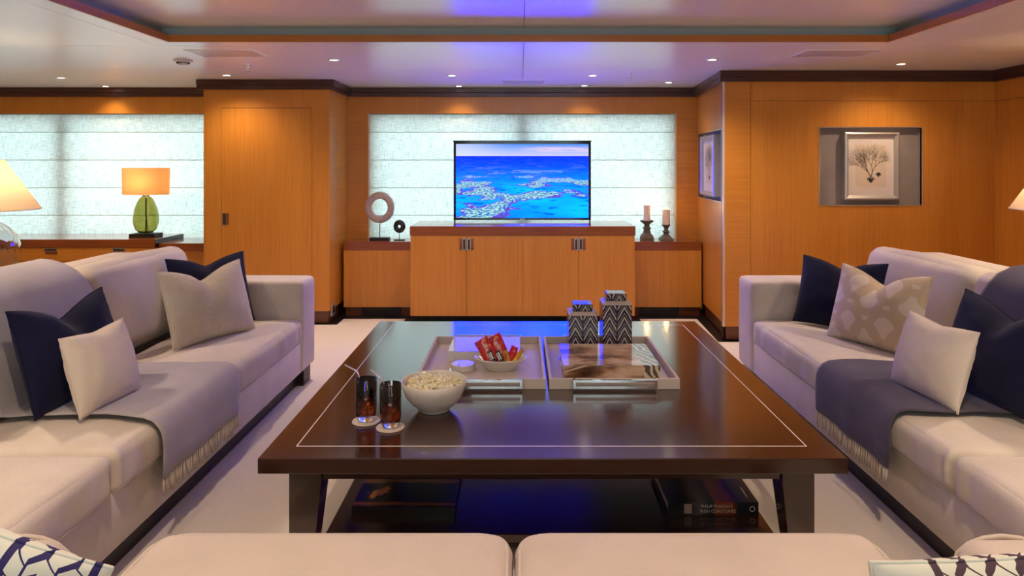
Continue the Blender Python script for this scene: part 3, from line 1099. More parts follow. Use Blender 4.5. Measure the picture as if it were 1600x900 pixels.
# ------------------------------------------------------------------ cabinets
# centre television cabinet
CX0, CX1, CY = -.949, 1.000, 5.92
tv_cab = thing('television_cabinet', 'golden wood cabinet with four doors under the television', 'cabinet', ((CX0 + CX1) / 2, (CY + YB) / 2, 0))
obj('body', bbox(CX0, CX1, CY + .022, YB - .002, .065, .765), 'wood_gold', tv_cab)
obj('plinth', bbox(CX0 + .02, CX1 - .02, CY + .06, YB - .02, .0, .065), 'black_matt', tv_cab)
obj('worktop', bbox(CX0 - .004, CX1 + .004, CY - .004, YB - .002, .765, .845, .003), 'wood_red', tv_cab)
sx = [(641, 729), (729, 817), (817, 904), (904, 992)]
for k, (a, b) in enumerate(sx):
    x0 = (a - 812) / 1067 * CY
    x1 = (b - 812) / 1067 * CY
    d = obj('door', bbox(x0 + .0015, x1 - .0015, CY, CY + .021, .066, .762), 'wood_gold', tv_cab)
    s = 1 if k % 2 == 0 else -1
    ex = x1 if s == 1 else x0
    a0, a1 = sorted((ex - s * .004, ex - s * .036))
    pull(d, a0, a1, CY, .638, .738)
    a0, a1 = sorted((ex - s * .037, ex - s * .062))
    obj('finger_recess', bbox(a0, a1, CY - .0015, CY + .003, .638, .738), 'wood_red', d)

# low side cabinets of the alcove
for x0, x1, lb in [(-1.602, CX0 - .006, 'low golden cabinet under the ring sculptures'), (CX1 + .006, 1.655, 'low golden cabinet under the candles')]:
    fy = 6.216
    t = thing('alcove_cabinet', lb, 'cabinet', ((x0 + x1) / 2, (fy + YB) / 2, 0), group='low alcove cabinets')
    obj('body', bbox(x0, x1, fy, YB - .002, .081, .598), 'wood_gold', t)
    obj('worktop', bbox(x0, x1, fy - .004, YB - .002, .598, .678, .003), 'wood_red', t)
    obj('plinth', bbox(x0 + .01, x1 - .01, fy + .03, YB - .02, .0, .081), 'wood_skirting', t)
    m0 = x0 + .16 if x0 < 0 else x0 + .09
    v = obj('vent', bbox(m0, m0 + .36, fy + .018, fy + .032, .004, .079), 'black_matt', t)
    obj('slot', bbox(m0 + .03, m0 + .28, fy + .012, fy + .02, .05, .072), 'groove_dark', v)

# outlet on the side of the pier
t = thing('outlet', 'small steel outlet plate on the side of the pier near the floor', 'outlet', (PX1, 6.02, .10))
obj('plate', bbox(PX1 - .012, PX1 + .004, 5.955, 6.055, .055, .165), 'outlet_steel', t)
obj('socket', bbox(PX1 - .01, PX1 + .006, 5.98, 6.03, .08, .14), 'black_matt', t)

# long left cabinet and lower shelf
LX0, LX1, LY = -5.5, -3.205, 6.0
t = thing('drawer_cabinet', 'long golden drawer cabinet under the left blind', 'cabinet', ((LX0 + LX1) / 2, (LY + YB) / 2, 0))
obj('body', bbox(LX0, LX1 - .01, LY + .022, YB - .002, .08, .649), 'wood_gold', t)
obj('plinth', bbox(LX0 + .02, LX1 - .04, LY + .06, YB - .02, 0, .08), 'black_matt', t)
wt = obj('worktop', bbox(LX0, LX1, LY - .004, YB - .002, .649, .722, .003), 'wood_red', t)
obj('end_panel', bbox(LX1 - .002, LX1 + .003, LY, YB - .004, .651, .719), 'black_gloss', wt)
xs = [-5.5, -4.98, -4.41, -3.83, -3.215]
for a, b in zip(xs, xs[1:]):
    for z0, z1 in [(.535, .646), (.30, .532), (.083, .297)]:
        d = obj('drawer', bbox(a + .0015, b - .0015, LY, LY + .021, z0, z1), 'wood_gold_across', t)
        m = (a + b) / 2
        if z1 > .6:
            pull(d, m - .055, m + .055, LY, z1 - .032, z1 - .002)
            obj('finger_recess', bbox(m - .045, m + .055, LY - .0015, LY + .002, z1 - .058, z1 - .034), 'wood_red', d)
t = thing('low_shelf_unit', 'lower wood shelf unit between the drawer cabinet and the pier', 'cabinet', ((LX1 + PX0) / 2, 6.27, 0))
obj('body', bbox(LX1 + .004, PX0 + .0, 6.07, YB - .002, .0, .609), 'wood_gold', t)
obj('worktop', bbox(LX1 + .004, PX0 + .0, 6.05, YB - .002, .609, .682, .003), 'wood_red', t)

# ------------------------------------------------------------------ television
t = thing('television', 'flat black television showing a turquoise reef under a blue sky', 'television', (.024, 6.40, .845))
TX0, TX1, TY = -.617, .665, 6.38
obj('housing', bbox(TX0 + .004, TX1 - .004, TY + .012, TY + .05, .870, 1.592), 'black_matt', t)
obj('bezel', boxes([(TX0, TX1, TY - .006, TY + .012, 1.572, 1.594), (TX0, TX1, TY - .006, TY + .012, .860, .882), (TX0, TX0 + .022, TY - .006, TY + .012, .882, 1.572), (TX1 - .022, TX1, TY - .006, TY + .012, .882, 1.572)]), 'black_gloss', t)
obj('top_cap', bbox(TX0 - .006, TX1 + .006, TY - .01, TY + .06, 1.594, 1.603), 'black_gloss', t)
bm = bbox(-SCREEN_W / 2, SCREEN_W / 2, -.002, .002, -SCREEN_H / 2, SCREEN_H / 2)
sc_ = obj('screen', bm, 'reef_screen', t, local=True)
sc_.location = (.0, TY + .002 - 6.40, (.882 + 1.572) / 2 - .845)
obj('badge', bbox(.005, .045, TY - .0075, TY - .005, .868, .873), 'satin_steel', t)
for x in (TX0 + .004, TX1 - .016):
    obj('post', bbox(x, x + .012, TY, TY + .03, .845, .870), 'black_gloss', t)

# ------------------------------------------------------------------ pictures
def framed_picture(name, label, loc, rz, cx, z0, z1, w, seed, shell):
    """local frame of the niche wall"""
    t = thing(name, label, 'picture', loc, rz, group='framed coral prints')
    x0, x1 = cx - w / 2, cx + w / 2
    fw = .034
    yb, yf = .043, -.022
    bm = bmesh.new()
    # mitred frame with bevelled inner slope
    def ring(i, y):
        return [bm.verts.new(p) for p in ((x0 + i, y, z0 + i), (x1 - i, y, z0 + i), (x1 - i, y, z1 - i), (x0 + i, y, z1 - i))]
    rs = [ring(0, yb), ring(0, yf), ring(fw * .35, yf - .006), ring(fw, yf + .014), ring(fw, yb)]
    for A, B in zip(rs, rs[1:]):
        for k in range(4):
            j = (k + 1) % 4
            bm.faces.new((A[k], A[j], B[j], B[k]))
    bmesh.ops.recalc_face_normals(bm, faces=bm.faces)
    obj('frame', bm, 'silver_frame', t, local=True)
    mb = obj('mount', bbox(x0 + fw, x1 - fw, yf + .024, yf + .03, z0 + fw, z1 - fw), 'mat_board', t, local=True)
    pw, ph = w * .56, (z1 - z0) * .62
    zc = (z0 + z1) / 2
    pr = obj('print', bbox(cx - pw / 2, cx + pw / 2, yf + .0235, yf + .0245, zc - ph / 2, zc + ph / 2), 'print_cream', mb, local=True)
    rnd = random.Random(seed)
    bm = bmesh.new()
    Y = yf + .0229
    def stroke(p, q, wd):
        d = Vector((q[0] - p[0], q[1] - p[1]))
        if d.length < 1e-6:
            return
        n = Vector((-d.y, d.x)).normalized() * wd
        vs = [bm.verts.new((a[0] + s * n.x * k, Y, a[1] + s * n.y * k)) for a, s, k in ((p, 1, 1), (q, 1, .75), (q, -1, .75), (p, -1, 1))]
        bm.faces.new(vs)
    def branch(p, ang, ln, wd, dep):
        if dep == 0:
            return
        q = (p[0] + math.cos(ang) * ln, p[1] + math.sin(ang) * ln)
        stroke(p, q, wd)
        for s in (-1, 1):
            branch(q, ang + s * rnd.uniform(.12, .62) + .05 * (1.57 - ang), ln * rnd.uniform(.70, 1.0), wd * .70, dep - 1)
        if dep > 3 and rnd.random() < .5:
            branch(q, ang + rnd.uniform(-.2, .2), ln * .7, wd * .7, dep - 2)
    k = ph / .34
    base = (cx - .0, zc - ph * .27)
    for a, ln in ((1.30, .050), (2.05, .052)):
        branch(base, a, ln * k, .0042 * k, 8)
    obj('coral_drawing', bm, 'ink_sepia', pr, local=True)
    bm = bmesh.new()
    def blob(c, r, a0, a1, n=10):
        vs = [bm.verts.new((c[0], Y - .0002, c[1]))] + [bm.verts.new((c[0] + r * math.cos(a0 + (a1 - a0) * i / n), Y - .0002, c[1] + r * math.sin(a0 + (a1 - a0) * i / n))) for i in range(n + 1)]
        for i in range(1, n + 1):
            bm.faces.new((vs[0], vs[i], vs[i + 1]))
    blob((base[0], base[1] - .028 * k), .016 * k, 0, 2 * PI)
    for a in (.5, 1.0, 1.6, 2.2, 2.7):
        q = (base[0] + .036 * k * math.cos(a), base[1] - .028 * k + .036 * k * math.sin(a))
        stroke((base[0], base[1] - .028 * k), q, .006 * k)
    if shell:
        blob((cx + .062 * k, zc - ph * .21), .020 * k, -.35, PI + .35)
        stroke((cx + .062 * k, zc - ph * .21), (cx + .062 * k, zc - ph * .21 - .016 * k), .008 * k)
    obj('root_drawing', bm, 'ink_dark', pr, local=True)
    obj('glazing', bbox(x0 + fw, x1 - fw, yf + .016, yf + .018, z0 + fw, z1 - fw), 'picture_glass', t, local=True)
    return t


framed_picture('framed_picture', 'silver framed coral and shell print in the large niche', (1.60, 5.33, 0), 0, (2.53 + 2.955) / 2 - 1.60, 1.105, 1.630, .425, 3, True)
framed_picture('framed_picture', 'silver framed coral print in the narrow side niche', RB, RANG, .5475, 1.11, 1.63, .56, 11, False)

# ------------------------------------------------------------------ lamps
t = thing('table_lamp', 'green glass table lamp with an orange lit drum shade', 'lamp', (-3.405, 6.22, .722))
obj('foot', bbox(-.115, .115, -.075, .075, 0, .032, .002), 'black_matt', t, local=True)
prof = [(.028, .034), (.058, .040), (.085, .065), (.102, .11), (.108, .15), (.104, .20), (.092, .26), (.074, .31), (.056, .345), (.040, .362), (.030, .368)]
inner = [(r - .006, z + (.010 if i == 0 else 0)) for i, (r, z) in enumerate(prof)][::-1]
obj('body', lathe(prof + inner, 40, closed=True), 'glass_green', t, local=True, smooth=True)
obj('rod', lathe([(0, .032), (.006, .032), (.006, .42), (0, .42)], 10), 'black_matt', t, local=True, smooth=True, angle=.6)
obj('flex', tube(bmesh.new(), [(.004, -.002, .19), (.012, -.006, .12), (.022, -.004, .046)], .004, 6), 'black_matt', t, local=True, smooth=True)
obj('collar', lathe([(.012, .366), (.03, .366), (.03, .378), (.012, .385)], 20), 'satin_steel', t, local=True, smooth=True, angle=.6)
obj('shade', lathe([(.205, .385), (.210, .628)], 48, sx=1.0, sy=.62), 'shade_linen', t, local=True, smooth=True)
sh = t.children[-1] if False else None
obj('diffuser_bulb', lathe([(0, .44), (.018, .45), (.028, .48), (.018, .51), (0, .52)], 14), 'bulb', t, local=True, smooth=True)
point('lamp_light', (0, 0, .50), LAMP_W * .36, parent=t, radius=.04)


def cone_lamp(loc, label, seed):
    t = thing('cone_lamp', label, 'lamp', loc, group='cone shade lamps behind the sofas')
    prof = [(.05, .02), (.09, .03), (.125, .075), (.145, .14), (.148, .185), (.135, .235), (.105, .28), (.06, .31), (.035, .32)]
    bm = lathe(prof + [(r - .008, z) for r, z in prof[::-1]], 44, closed=True)
    for v in bm.verts:
        r = math.hypot(v.co.x, v.co.y)
        if r > .001:
            s = 1 + .05 * noise.noise(Vector((v.co.x * 22, v.co.y * 22, v.co.z * 14 + seed)))
            v.co.x *= s
            v.co.y *= s
    obj('glass_body', bm, 'glass_clear', t, local=True, smooth=True)
    obj('base', lathe([(0, 0), (.075, 0), (.075, .018), (.05, .02), (0, .02)], 28), 'satin_steel', t, local=True, smooth=True, angle=.6)
    obj('stem', lathe([(0, .02), (.008, .02), (.008, .46), (0, .46)], 10), 'satin_steel', t, local=True, smooth=True, angle=.6)
    obj('neck', lathe([(.012, .318), (.036, .318), (.036, .335), (.012, .345)], 18), 'chrome', t, local=True, smooth=True, angle=.6)
    s = obj('shade', lathe([(.248, .385), (.072, .672)], 48), 'shade_ivory', t, local=True, smooth=True)
    obj('shade_trim', lathe([(.249, .385), (.250, .391), (.246, .391)], 48), 'pale_edge', s, local=True, smooth=True)
    obj('bulb', lathe([(0, .45), (.018, .46), (.03, .49), (.018, .52), (0, .53)], 14), 'bulb', t, local=True, smooth=True)
    point('lamp_light', (0, 0, .50), LAMP_W, parent=t, radius=.04)
    return t


def console(x0, x1, y0, y1, z, label):
    t = thing('console_table', label, 'table', ((x0 + x1) / 2, (y0 + y1) / 2, FZ), group='console tables behind the sofas')
    obj('tabletop', bbox(x0, x1, y0, y1, z - .04, z, .003), 'black_gloss', t)
    for x in (x0 + .02, x1 - .07):
        for y in (y0 + .02, y1 - .07):
            obj('leg', bbox(x, x + .05, y, y + .05, FZ, z - .04), 'wood_espresso', t)


console(-3.40, -2.56, 3.45, 4.30, .735, 'dark console table behind the left sofa under a cone lamp')
console(2.66, 3.45, 3.45, 4.30, .735, 'dark console table behind the right sofa under a cone lamp')
cone_lamp((-3.03, 3.9, .735), 'cone shade lamp with rippled glass base behind the left sofa', 1)
cone_lamp((3.095, 3.9, .735), 'cone shade lamp cut off at the right edge of the picture', 5)

# ------------------------------------------------------------------ ornaments on the alcove cabinets
t = thing('ring_sculpture', 'large spiky pinkish grey ring on a black stand', 'sculpture', (-1.303, 6.36, .678))
obj('stand', bbox(-.09, .09, -.045, .045, 0, .022, .002), 'black_matt', t, local=True)
obj('rod', lathe([(0, .02), (.004, .02), (.004, .165), (0, .165)], 8), 'black_matt', t, local=True, smooth=True)
bm = bmesh.new()
zc = .302
for i in range(48):
    for j in range(10):
        pass
rm, rt = .103, .030
ringv = []
for i in range(56):
    a = 2 * PI * i / 56
    row = []
    for j in range(10):
        b = 2 * PI * j / 10
        rr = rm + rt * math.cos(b)
        row.append(bm.verts.new((rr * math.cos(a), rt * .8 * math.sin(b), zc + rr * 1.08 * math.sin(a))))
    ringv.append(row)
for i in range(56):
    for j in range(10):
        bm.faces.new((ringv[i][j], ringv[(i + 1) % 56][j], ringv[(i + 1) % 56][(j + 1) % 10], ringv[i][(j + 1) % 10]))
core = obj('ring', bm, 'coral_ring', t, local=True, smooth=True)
bm = bmesh.new()
rnd = random.Random(4)
for k in range(1300):
    a = rnd.uniform(0, 2 * PI)
    b = rnd.uniform(-2.3, 2.3)
    n = Vector((math.cos(b) * math.cos(a), math.sin(b), math.cos(b) * math.sin(a)))
    rr = rm + rt * math.cos(b)
    p = Vector((rr * math.cos(a), rt * .8 * math.sin(b), zc + rr * 1.08 * math.sin(a)))
    q = n.orthogonal().normalized() * .0022
    s = n.cross(q.normalized()) * .0022
    tip = p + n * rnd.uniform(.006, .012)
    vs = [bm.verts.new(p + q), bm.verts.new(p - q * .5 + s), bm.verts.new(p - q * .5 - s), bm.verts.new(tip)]
    for f in ((0, 1, 3), (1, 2, 3), (2, 0, 3)):
        bm.faces.new([vs[i] for i in f])
sp = obj('spines', bm, 'coral_ring', t, local=True)
sp['kind'] = 'stuff'

t = thing('disc_sculpture', 'small glossy black disc with a hole on a thin stand', 'sculpture', (-1.115, 6.33, .678))
obj('stand', bbox(-.05, .05, -.02, .02, 0, .007, .002), 'black_matt', t, local=True)
obj('rod', lathe([(0, .005), (.004, .005), (.004, .075), (0, .075)], 8), 'satin_steel', t, local=True, smooth=True)
bm = lathe([(.013, -.008), (.03, -.014), (.048, -.012), (.056, 0), (.048, .012), (.03, .014), (.013, .008)], 36, closed=True)
bmesh.ops.transform(bm, matrix=Matrix.Translation((0, 0, .128)) @ Matrix.Diagonal((1, 1, 1.1, 1)) @ Matrix.Rotation(PI / 2, 4, 'X'), verts=bm.verts)
obj('disc', bm, 'shell_black', t, local=True, smooth=True)


def sq_loft(prof, seg=4, rot=PI / 4):
    return lathe(prof, 4)


def candle_holder(loc, prof_sq, prof_cup, label):
    t = thing('candle_holder', label, 'candle holder', loc, group='stone candle holders')
    bm = lathe([(r * 1.35, z) for r, z in prof_sq], 4)
    bmesh.ops.transform(bm, matrix=Matrix.Rotation(PI / 4, 4, 'Z'), verts=bm.verts)
    obj('pedestal', bm, 'stone_brown', t, local=True)
    obj('dish', lathe(prof_cup, 28), 'stone_brown', t, local=True, smooth=True, angle=.7)


def candle(loc, r, h, label, seed):
    t = thing('candle', label, 'candle', loc, group='lit pillar candles')
    bm = lathe([(0, 0), (r, 0), (r, h * .97), (r * .97, h), (r * .8, h - .003), (r * .5, h - .012), (0, h - .014)], 28)
    for v in bm.verts:
        if v.co.z > h * .9:
            v.co.z += .006 * noise.noise(Vector((v.co.x * 60, v.co.y * 60, seed)))
    obj('wax', bm, 'wax', t, local=True, smooth=True, angle=.7)
    obj('wick', lathe([(0, h - .014), (.0015, h - .014), (.0015, h - .002), (0, h - .002)], 6), 'black_matt', t, local=True)
    obj('flame', lathe([(0, h - .006), (.004, h), (.005, h + .006), (.002, h + .016), (0, h + .022)], 10), 'flame', t, local=True, smooth=True)
    point('candle_light', (0, 0, h + .02), .4, col=(1, .55, .2), parent=t, radius=.01)


candle_holder((1.185, 6.36, .678), [(0, 0), (.058, 0), (.058, .022), (.050, .045), (.033, .065), (.026, .10), (.036, .104), (.036, .112), (.026, .118), (.022, .14), (0, .14)], [(0, .138), (.022, .138), (.034, .152), (.060, .170), (.063, .180), (.055, .182), (.046, .176), (0, .174)], 'taller brown stone candle holder on the left')
candle((1.185, 6.36, .678 + .1745), .031, .150, 'slim pillar candle on the taller holder', 2)
candle_holder((1.362, 6.35, .678), [(0, 0), (.062, 0), (.060, .012), (.034, .040), (.022, .056), (.022, .068), (.031, .074), (.031, .080), (.020, .086), (.016, .105), (0, .105)], [(0, .104), (.016, .104), (.024, .118), (.038, .136), (.040, .144), (.034, .145), (0, .140)], 'shorter brown stone candle holder on the right')
candle((1.362, 6.35, .678 + .1415), .036, .145, 'thicker brightly lit pillar candle on the shorter holder', 6)

# ------------------------------------------------------------------ sofas
SEAT = .448


def make_sofa(label):
    """local: front looks to +x, long axis y, origin on the floor under the middle"""
    t = thing('sofa', label, 'sofa', group='long linen sofas')
    XFr, XBk, LH, AW = .57, -.57, 1.70, .27
    obj('base', bbox(XBk + .02, XFr - .012, -LH + .03, LH - .03, .105, .305, .012), 'sofa_linen', t, local=True, smooth=True, angle=.9)
    obj('plinth', bbox(XBk + .06, XFr - .07, -LH + .05, LH - .05, 0, .105), 'wood_black', t, local=True)
    for s in (-1, 1):
        a, b = sorted((s * (LH - .03), s * (LH - .16)))
        obj('foot', bbox(XFr - .12, XFr - .025, a, b, 0, .105), 'wood_black', t, local=True)
        M = Matrix.Translation((0, s * (LH - AW / 2), .105 + .556 / 2))
        ar = obj('arm', cushion(XFr - XBk, AW, .556, .03, (.004, .0, .004), .0015, 3 + s, 14, M), 'sofa_linen', t, local=True, smooth=True)
    obj('back_frame', cushion(.20, 2 * (LH - AW) + .02, .745, .06, (0, 0, .0), .002, 9, 16, Matrix.Translation((XBk + .10, 0, .105 + .745 / 2))), 'sofa_linen', t, local=True, smooth=True)
    ys = [LH - AW, .477, -.477, -(LH - AW)]
    for k, (a, b) in enumerate(zip(ys, ys[1:])):
        m = (a + b) / 2
        d = a - b - .004
        M = Matrix.Translation((.275, m, .288 + .075))
        sc = obj('seat_cushion', cushion(.60, d, .15, .036, (.012, .0, .014), .0045, k + 2, 34, M, crease=.016), 'sofa_linen', t, local=True, smooth=True)
        # piped seam round the front face of the cushion
        bm = bmesh.new()
        for z in (.302,):
            tube(bm, [(.568, m - d / 2 + .03, z), (.574, m, z), (.568, m + d / 2 - .03, z)], .003, 6)
        obj('piping', bm, 'sofa_linen', sc, local=True, smooth=True)
        M = Matrix.Translation((-.190, m, .445 + .204)) @ Matrix.Rotation(-.20, 4, 'Y')
        obj('back_cushion', cushion(.24, d, .455, .075, (.035, .0, .012), .005, k + 20, 20, M), 'sofa_linen', t, local=True, smooth=True)
    return t


SOFA_Y = 2.68
sofaL = make_sofa('long pale linen sofa on the left with a grey throw')
sofaL.location = (-1.88, SOFA_Y, FZ)
sofaR = copy_tree(sofaL)
sofaR.location = (1.97, SOFA_Y, FZ)
sofaR.rotation_euler.z = PI
sofaR['label'] = 'long pale linen sofa on the right with a dark throw'


def make_throw(name, label, mat, sofa, y0, y1, seed, slant=0.0):
    """draped over seat and back of a sofa; local frame of that sofa"""
    t = thing(name, label, 'throw', sofa.location, sofa.rotation_euler.z, group='throws on the sofas')
    path = [(0.597, 0.245), (0.598, 0.300), (0.600, 0.360), (0.598, 0.405), (0.590, 0.427), (0.572, 0.449), (0.545, 0.459), (0.480, 0.463), (0.400, 0.465), (0.300, 0.467), (0.200, 0.465), (0.120, 0.461), (0.060, 0.457), (0.020, 0.461),
            (0.012, 0.487), (-0.002, 0.550), (-0.018, 0.620), (-0.035, 0.700), (-0.055, 0.780), (-0.085, 0.845), (-0.120, 0.885), (-0.170, 0.915), (-0.230, 0.930), (-0.290, 0.932), (-0.345, 0.918), (-0.385, 0.885), (-0.410, 0.865), (-0.460, 0.868), (-0.520, 0.872)]
    # resample
    P = [Vector((a, 0, b)) for a, b in path]
    bm = bmesh.new()
    nw = 34
    grid = []
    L = 0
    for i, p in enumerate(P):
        if i:
            L += (p - P[i - 1]).length
        tt = (P[min(i + 1, len(P) - 1)] - P[max(0, i - 1)]).normalized()
        nrm = Vector((tt.z, 0, -tt.x))
        row = []
        for k in range(nw + 1):
            u = k / nw
            y = y0 + (y1 - y0) * u
            y += slant * max(0, L - .25)
            ed = .012 * math.sin(L * 9 + seed) + .008 * math.sin(L * 21 + seed * 2)
            y += ed * (1 if u < .5 else -1) * abs(2 * u - 1)
            w = noise.noise(Vector((L * 2.5 + seed, u * 4.5, seed)))
            hang = max(0, (.40 - p.z) / .15)
            off = .006 * w + .006 + hang * .004 * math.sin(u * 13 + seed)
            row.append(bm.verts.new(p + nrm * (-off if nrm.dot(Vector((1, 0, 1))) < 0 else off) + Vector((0, y, 0))))
        grid.append(row)
    for i in range(len(P) - 1):
        for k in range(nw):
            bm.faces.new((grid[i][k], grid[i][k + 1], grid[i + 1][k + 1], grid[i + 1][k]))
    edge = [v.co.copy() for v in grid[0]]
    bmesh.ops.recalc_face_normals(bm, faces=bm.faces)
    bmesh.ops.solidify(bm, geom=bm.faces[:], thickness=-.005)
    obj('cloth', bm, mat, t, local=True, smooth=True)
    rnd = random.Random(seed)
    bm = bmesh.new()
    N = 40
    for k in range(N):
        u = (k + .5) / N * nw
        i = min(int(u), nw - 1)
        p = edge[i].lerp(edge[i + 1], u - i)
        dx, dy = rnd.uniform(-.002, .010), rnd.uniform(-.014, .014)
        ln = rnd.uniform(.058, .078)
        tube(bm, [p + Vector((0, 0, .004)), p + Vector((dx * .4 + .001, dy * .4, -ln * .5)), p + Vector((dx, dy, -ln))], [.0030, .0052, .0036], 5)
    f = obj('fringe', bm, 'fringe_cream', t, local=True, smooth=True)
    f['kind'] = 'stuff'
    return t


make_throw('throw_blanket', 'light grey fringed throw over the left sofa', 'throw_grey', sofaL, 2.44 - SOFA_Y, 3.09 - SOFA_Y, 3)
make_throw('throw_blanket', 'dark slate fringed throw over the right sofa', 'throw_slate', sofaR, -(3.14 - SOFA_Y), -(2.51 - SOFA_Y), 8, slant=.17)


def pillow_bm(w, h, T, chop=0.0, seed=0, n=26):
    bm = bmesh.new()
    sh = {}
    for side in (-1, 1):
        for i in range(n + 1):
            for j in range(n + 1):
                u0, v0 = -1 + 2 * i / n, -1 + 2 * j / n
                u, v = math.sin(u0 * PI / 2), math.sin(v0 * PI / 2)
                border = i in (0, n) or j in (0, n)
                if border and side == 1:
                    continue
                x = w / 2 * u * (1 - .05 * (1 - v * v))
                z = h / 2 * v * (1 - .05 * (1 - u * u))
                f = max(0, 1 - u * u) ** .5 * max(0, 1 - v * v) ** .5
                s = (v + 1) / 2
                ch = math.exp(-math.sqrt(u * u + .012) / .38) * 1.25 * s ** 2.2
                z -= chop * ch
                th = T / 2 * f * (1 - .35 * min(1, chop * 8) * ch)
                th += .006 * f * noise.noise(Vector((u * 3 + seed, v * 3, side * 2.0)))
                th += .005 * (f ** .5) * noise.noise(Vector((u * 7, v * 7 + seed, side)))
                y = side * th
                if chop:
                    y += .05 * math.exp(-(u / .22) ** 2) * s ** 3 * (1 if side == -1 else .6) * min(1, chop * 8)
                sh[(side, i, j)] = bm.verts.new((x, y, z + h / 2))
    def gv(side, i, j):
        return sh.get((side, i, j)) or sh[(-1, i, j)]
    for side in (-1, 1):
        for i in range(n):
            for j in range(n):
                q = (gv(side, i, j), gv(side, i + 1, j), gv(side, i + 1, j + 1), gv(side, i, j + 1))
                bm.faces.new(q if side == -1 else q[::-1])
    return bm


def pillow(label, mat, A, B, lean, h, T, chop, seed, z=.478, group='scatter cushions on the sofas', piping=None, wscale=1.0, roll=0.0):
    """A, B = floor-plan ends of the bottom edge, left to right as seen"""
    A, B = Vector((*A, 0)), Vector((*B, 0))
    d = B - A
    w = d.length * wscale
    yaw = math.atan2(d.y, d.x)
    m = (A + B) / 2
    t = thing('scatter_cushion', label, 'cushion', (m.x, m.y, z), 0, group)
    R = Matrix.Rotation(yaw, 4, 'Z') @ Matrix.Rotation(-math.radians(lean), 4, 'X') @ Matrix.Rotation(math.radians(roll), 4, 'Y')
    t.rotation_euler = R.to_euler()
    c = obj('cover', pillow_bm(w, h, T, chop, seed), mat, t, local=True, smooth=True)
    # stitched edge seam
    bm = bmesh.new()
    me = c.data
    n = 26
    seam = []
    def edge_pt(u0, v0):
        u, v = math.sin(u0 * PI / 2), math.sin(v0 * PI / 2)
        x = w / 2 * u * (1 - .05 * (1 - v * v))
        zz = h / 2 * v * (1 - .05 * (1 - u * u))
        s = (v + 1) / 2
        zz -= chop * math.exp(-math.sqrt(u * u + .012) / .38) * 1.25 * s ** 2.2
        y = .045 * math.exp(-(u / .22) ** 2) * s ** 3 * min(1, chop * 8) if chop else 0
        return Vector((x, y, zz + h / 2))
    k = [-1 + 2 * i / n for i in range(n + 1)]
    loop = [edge_pt(a, -1) for a in k] + [edge_pt(1, a) for a in k[1:]] + [edge_pt(a, 1) for a in k[::-1][1:]] + [edge_pt(-1, a) for a in k[::-1][1:]]
    tube(bm, loop, .0028, 5, cap=False)
    obj('seam', bm, piping or mat, t, local=True, smooth=True)
    return t


# left sofa
pillow('navy cushion in the far corner of the left sofa', 'navy_velvet', (-1.84, 3.66), (-1.56, 4.02), 18, .42, .15, .06, 1, z=.466)
pillow('beige damask cushion leaning on a navy one on the left sofa', 'beige_damask', (-1.700, 3.350), (-1.478, 3.815), 18, .405, .17, .085, 2, z=.466)
pillow('large navy cushion on the grey throw at the left edge', 'navy_velvet', (-1.712, 2.41), (-1.672, 2.90), 16, .405, .18, .09, 3, z=.476)
pillow('small plain cream cushion on the grey throw', 'cream_plain', (-1.552, 2.41), (-1.520, 2.745), 16, .295, .14, .012, 4, z=.478)
# right sofa
pillow('navy cushion in the far corner of the right sofa', 'navy_velvet', (1.60, 4.00), (1.90, 3.62), 18, .40, .15, .06, 5, z=.466)
pillow('gold cushion with interlocking ring pattern on the right sofa', 'ring_damask', (1.645, 3.655), (1.865, 3.205), 18, .405, .17, .085, 6, z=.466)
pillow('large navy cushion cut off at the right edge of the picture', 'navy_velvet', (1.745, 2.86), (1.79, 2.32), 19, .41, .18, .08, 7, z=.476)
pillow('small plain cream cushion on the dark throw', 'cream_plain', (1.548, 2.850), (1.582, 2.465), 16, .305, .14, .015, 8, z=.478)

# ------------------------------------------------------------------ near sofa seen from behind
t = thing('near_sofa', 'cream two seat sofa along the bottom edge, facing the television', 'sofa', (-.015, 1.1, FZ))
FX0, FX1 = -.93, .90
def loc_c(cx, cy, cz):
    return Matrix.Translation((cx, cy, cz))
def part_c(name, x0, x1, y0, y1, z0, z1, r, puff, wr, seed, n=20):
    bm = cushion(x1 - x0, y1 - y0, z1 - z0, r, puff, wr, seed, n, loc_c((x0 + x1) / 2, (y0 + y1) / 2, (z0 + z1) / 2))
    return obj(name, bm, 'sofa_cream', t, smooth=True)
part_c('base', FX0 - .24, FX1 + .24, .50, 1.42, .10, .30, .02, (0, 0, 0), 0, 1, 8)
part_c('front_rail', FX0 + .01, FX1 - .01, 1.42, 1.70, .10, .30, .02, (0, 0, 0), 0, 1, 8)
for x0, x1, k in [(FX0, -.017, 1), (-.013, FX1, 2)]:
    sc = part_c('seat_cushion', x0, x1, .86, 1.765, .29, .445, .055, (.0, .0, .016), .003, k + 40, 26)
    bm = bmesh.new()
    ins, zz = .013, .428
    rr = .075
    pts = []
    for cx, cy, a0 in [(x1 - ins - rr, 1.765 - ins - rr, 0), (x0 + ins + rr, 1.765 - ins - rr, PI / 2), (x0 + ins + rr, .86 + ins + rr, PI), (x1 - ins - rr, .86 + ins + rr, 1.5 * PI)]:
        for q in range(6):
            a = a0 + q * PI / 10
            pts.append((cx + rr * math.cos(a), cy + rr * math.sin(a), zz))
    pts.append(pts[0])
    tube(bm, pts, .0055, 6, cap=False)
    obj('piping', bm, 'sofa_cream', sc, smooth=True)
for x0, x1, k in [(FX0, -.017, 1), (-.013, FX1, 2)]:
    part_c('back_cushion', x0, x1, .68, .90, .44, .79, .07, (0, .02, .01), .004, k + 60, 14)
part_c('back_frame', FX0 - .24, FX1 + .24, .48, .68, .10, .78, .05, (0, 0, 0), .002, 5, 10)
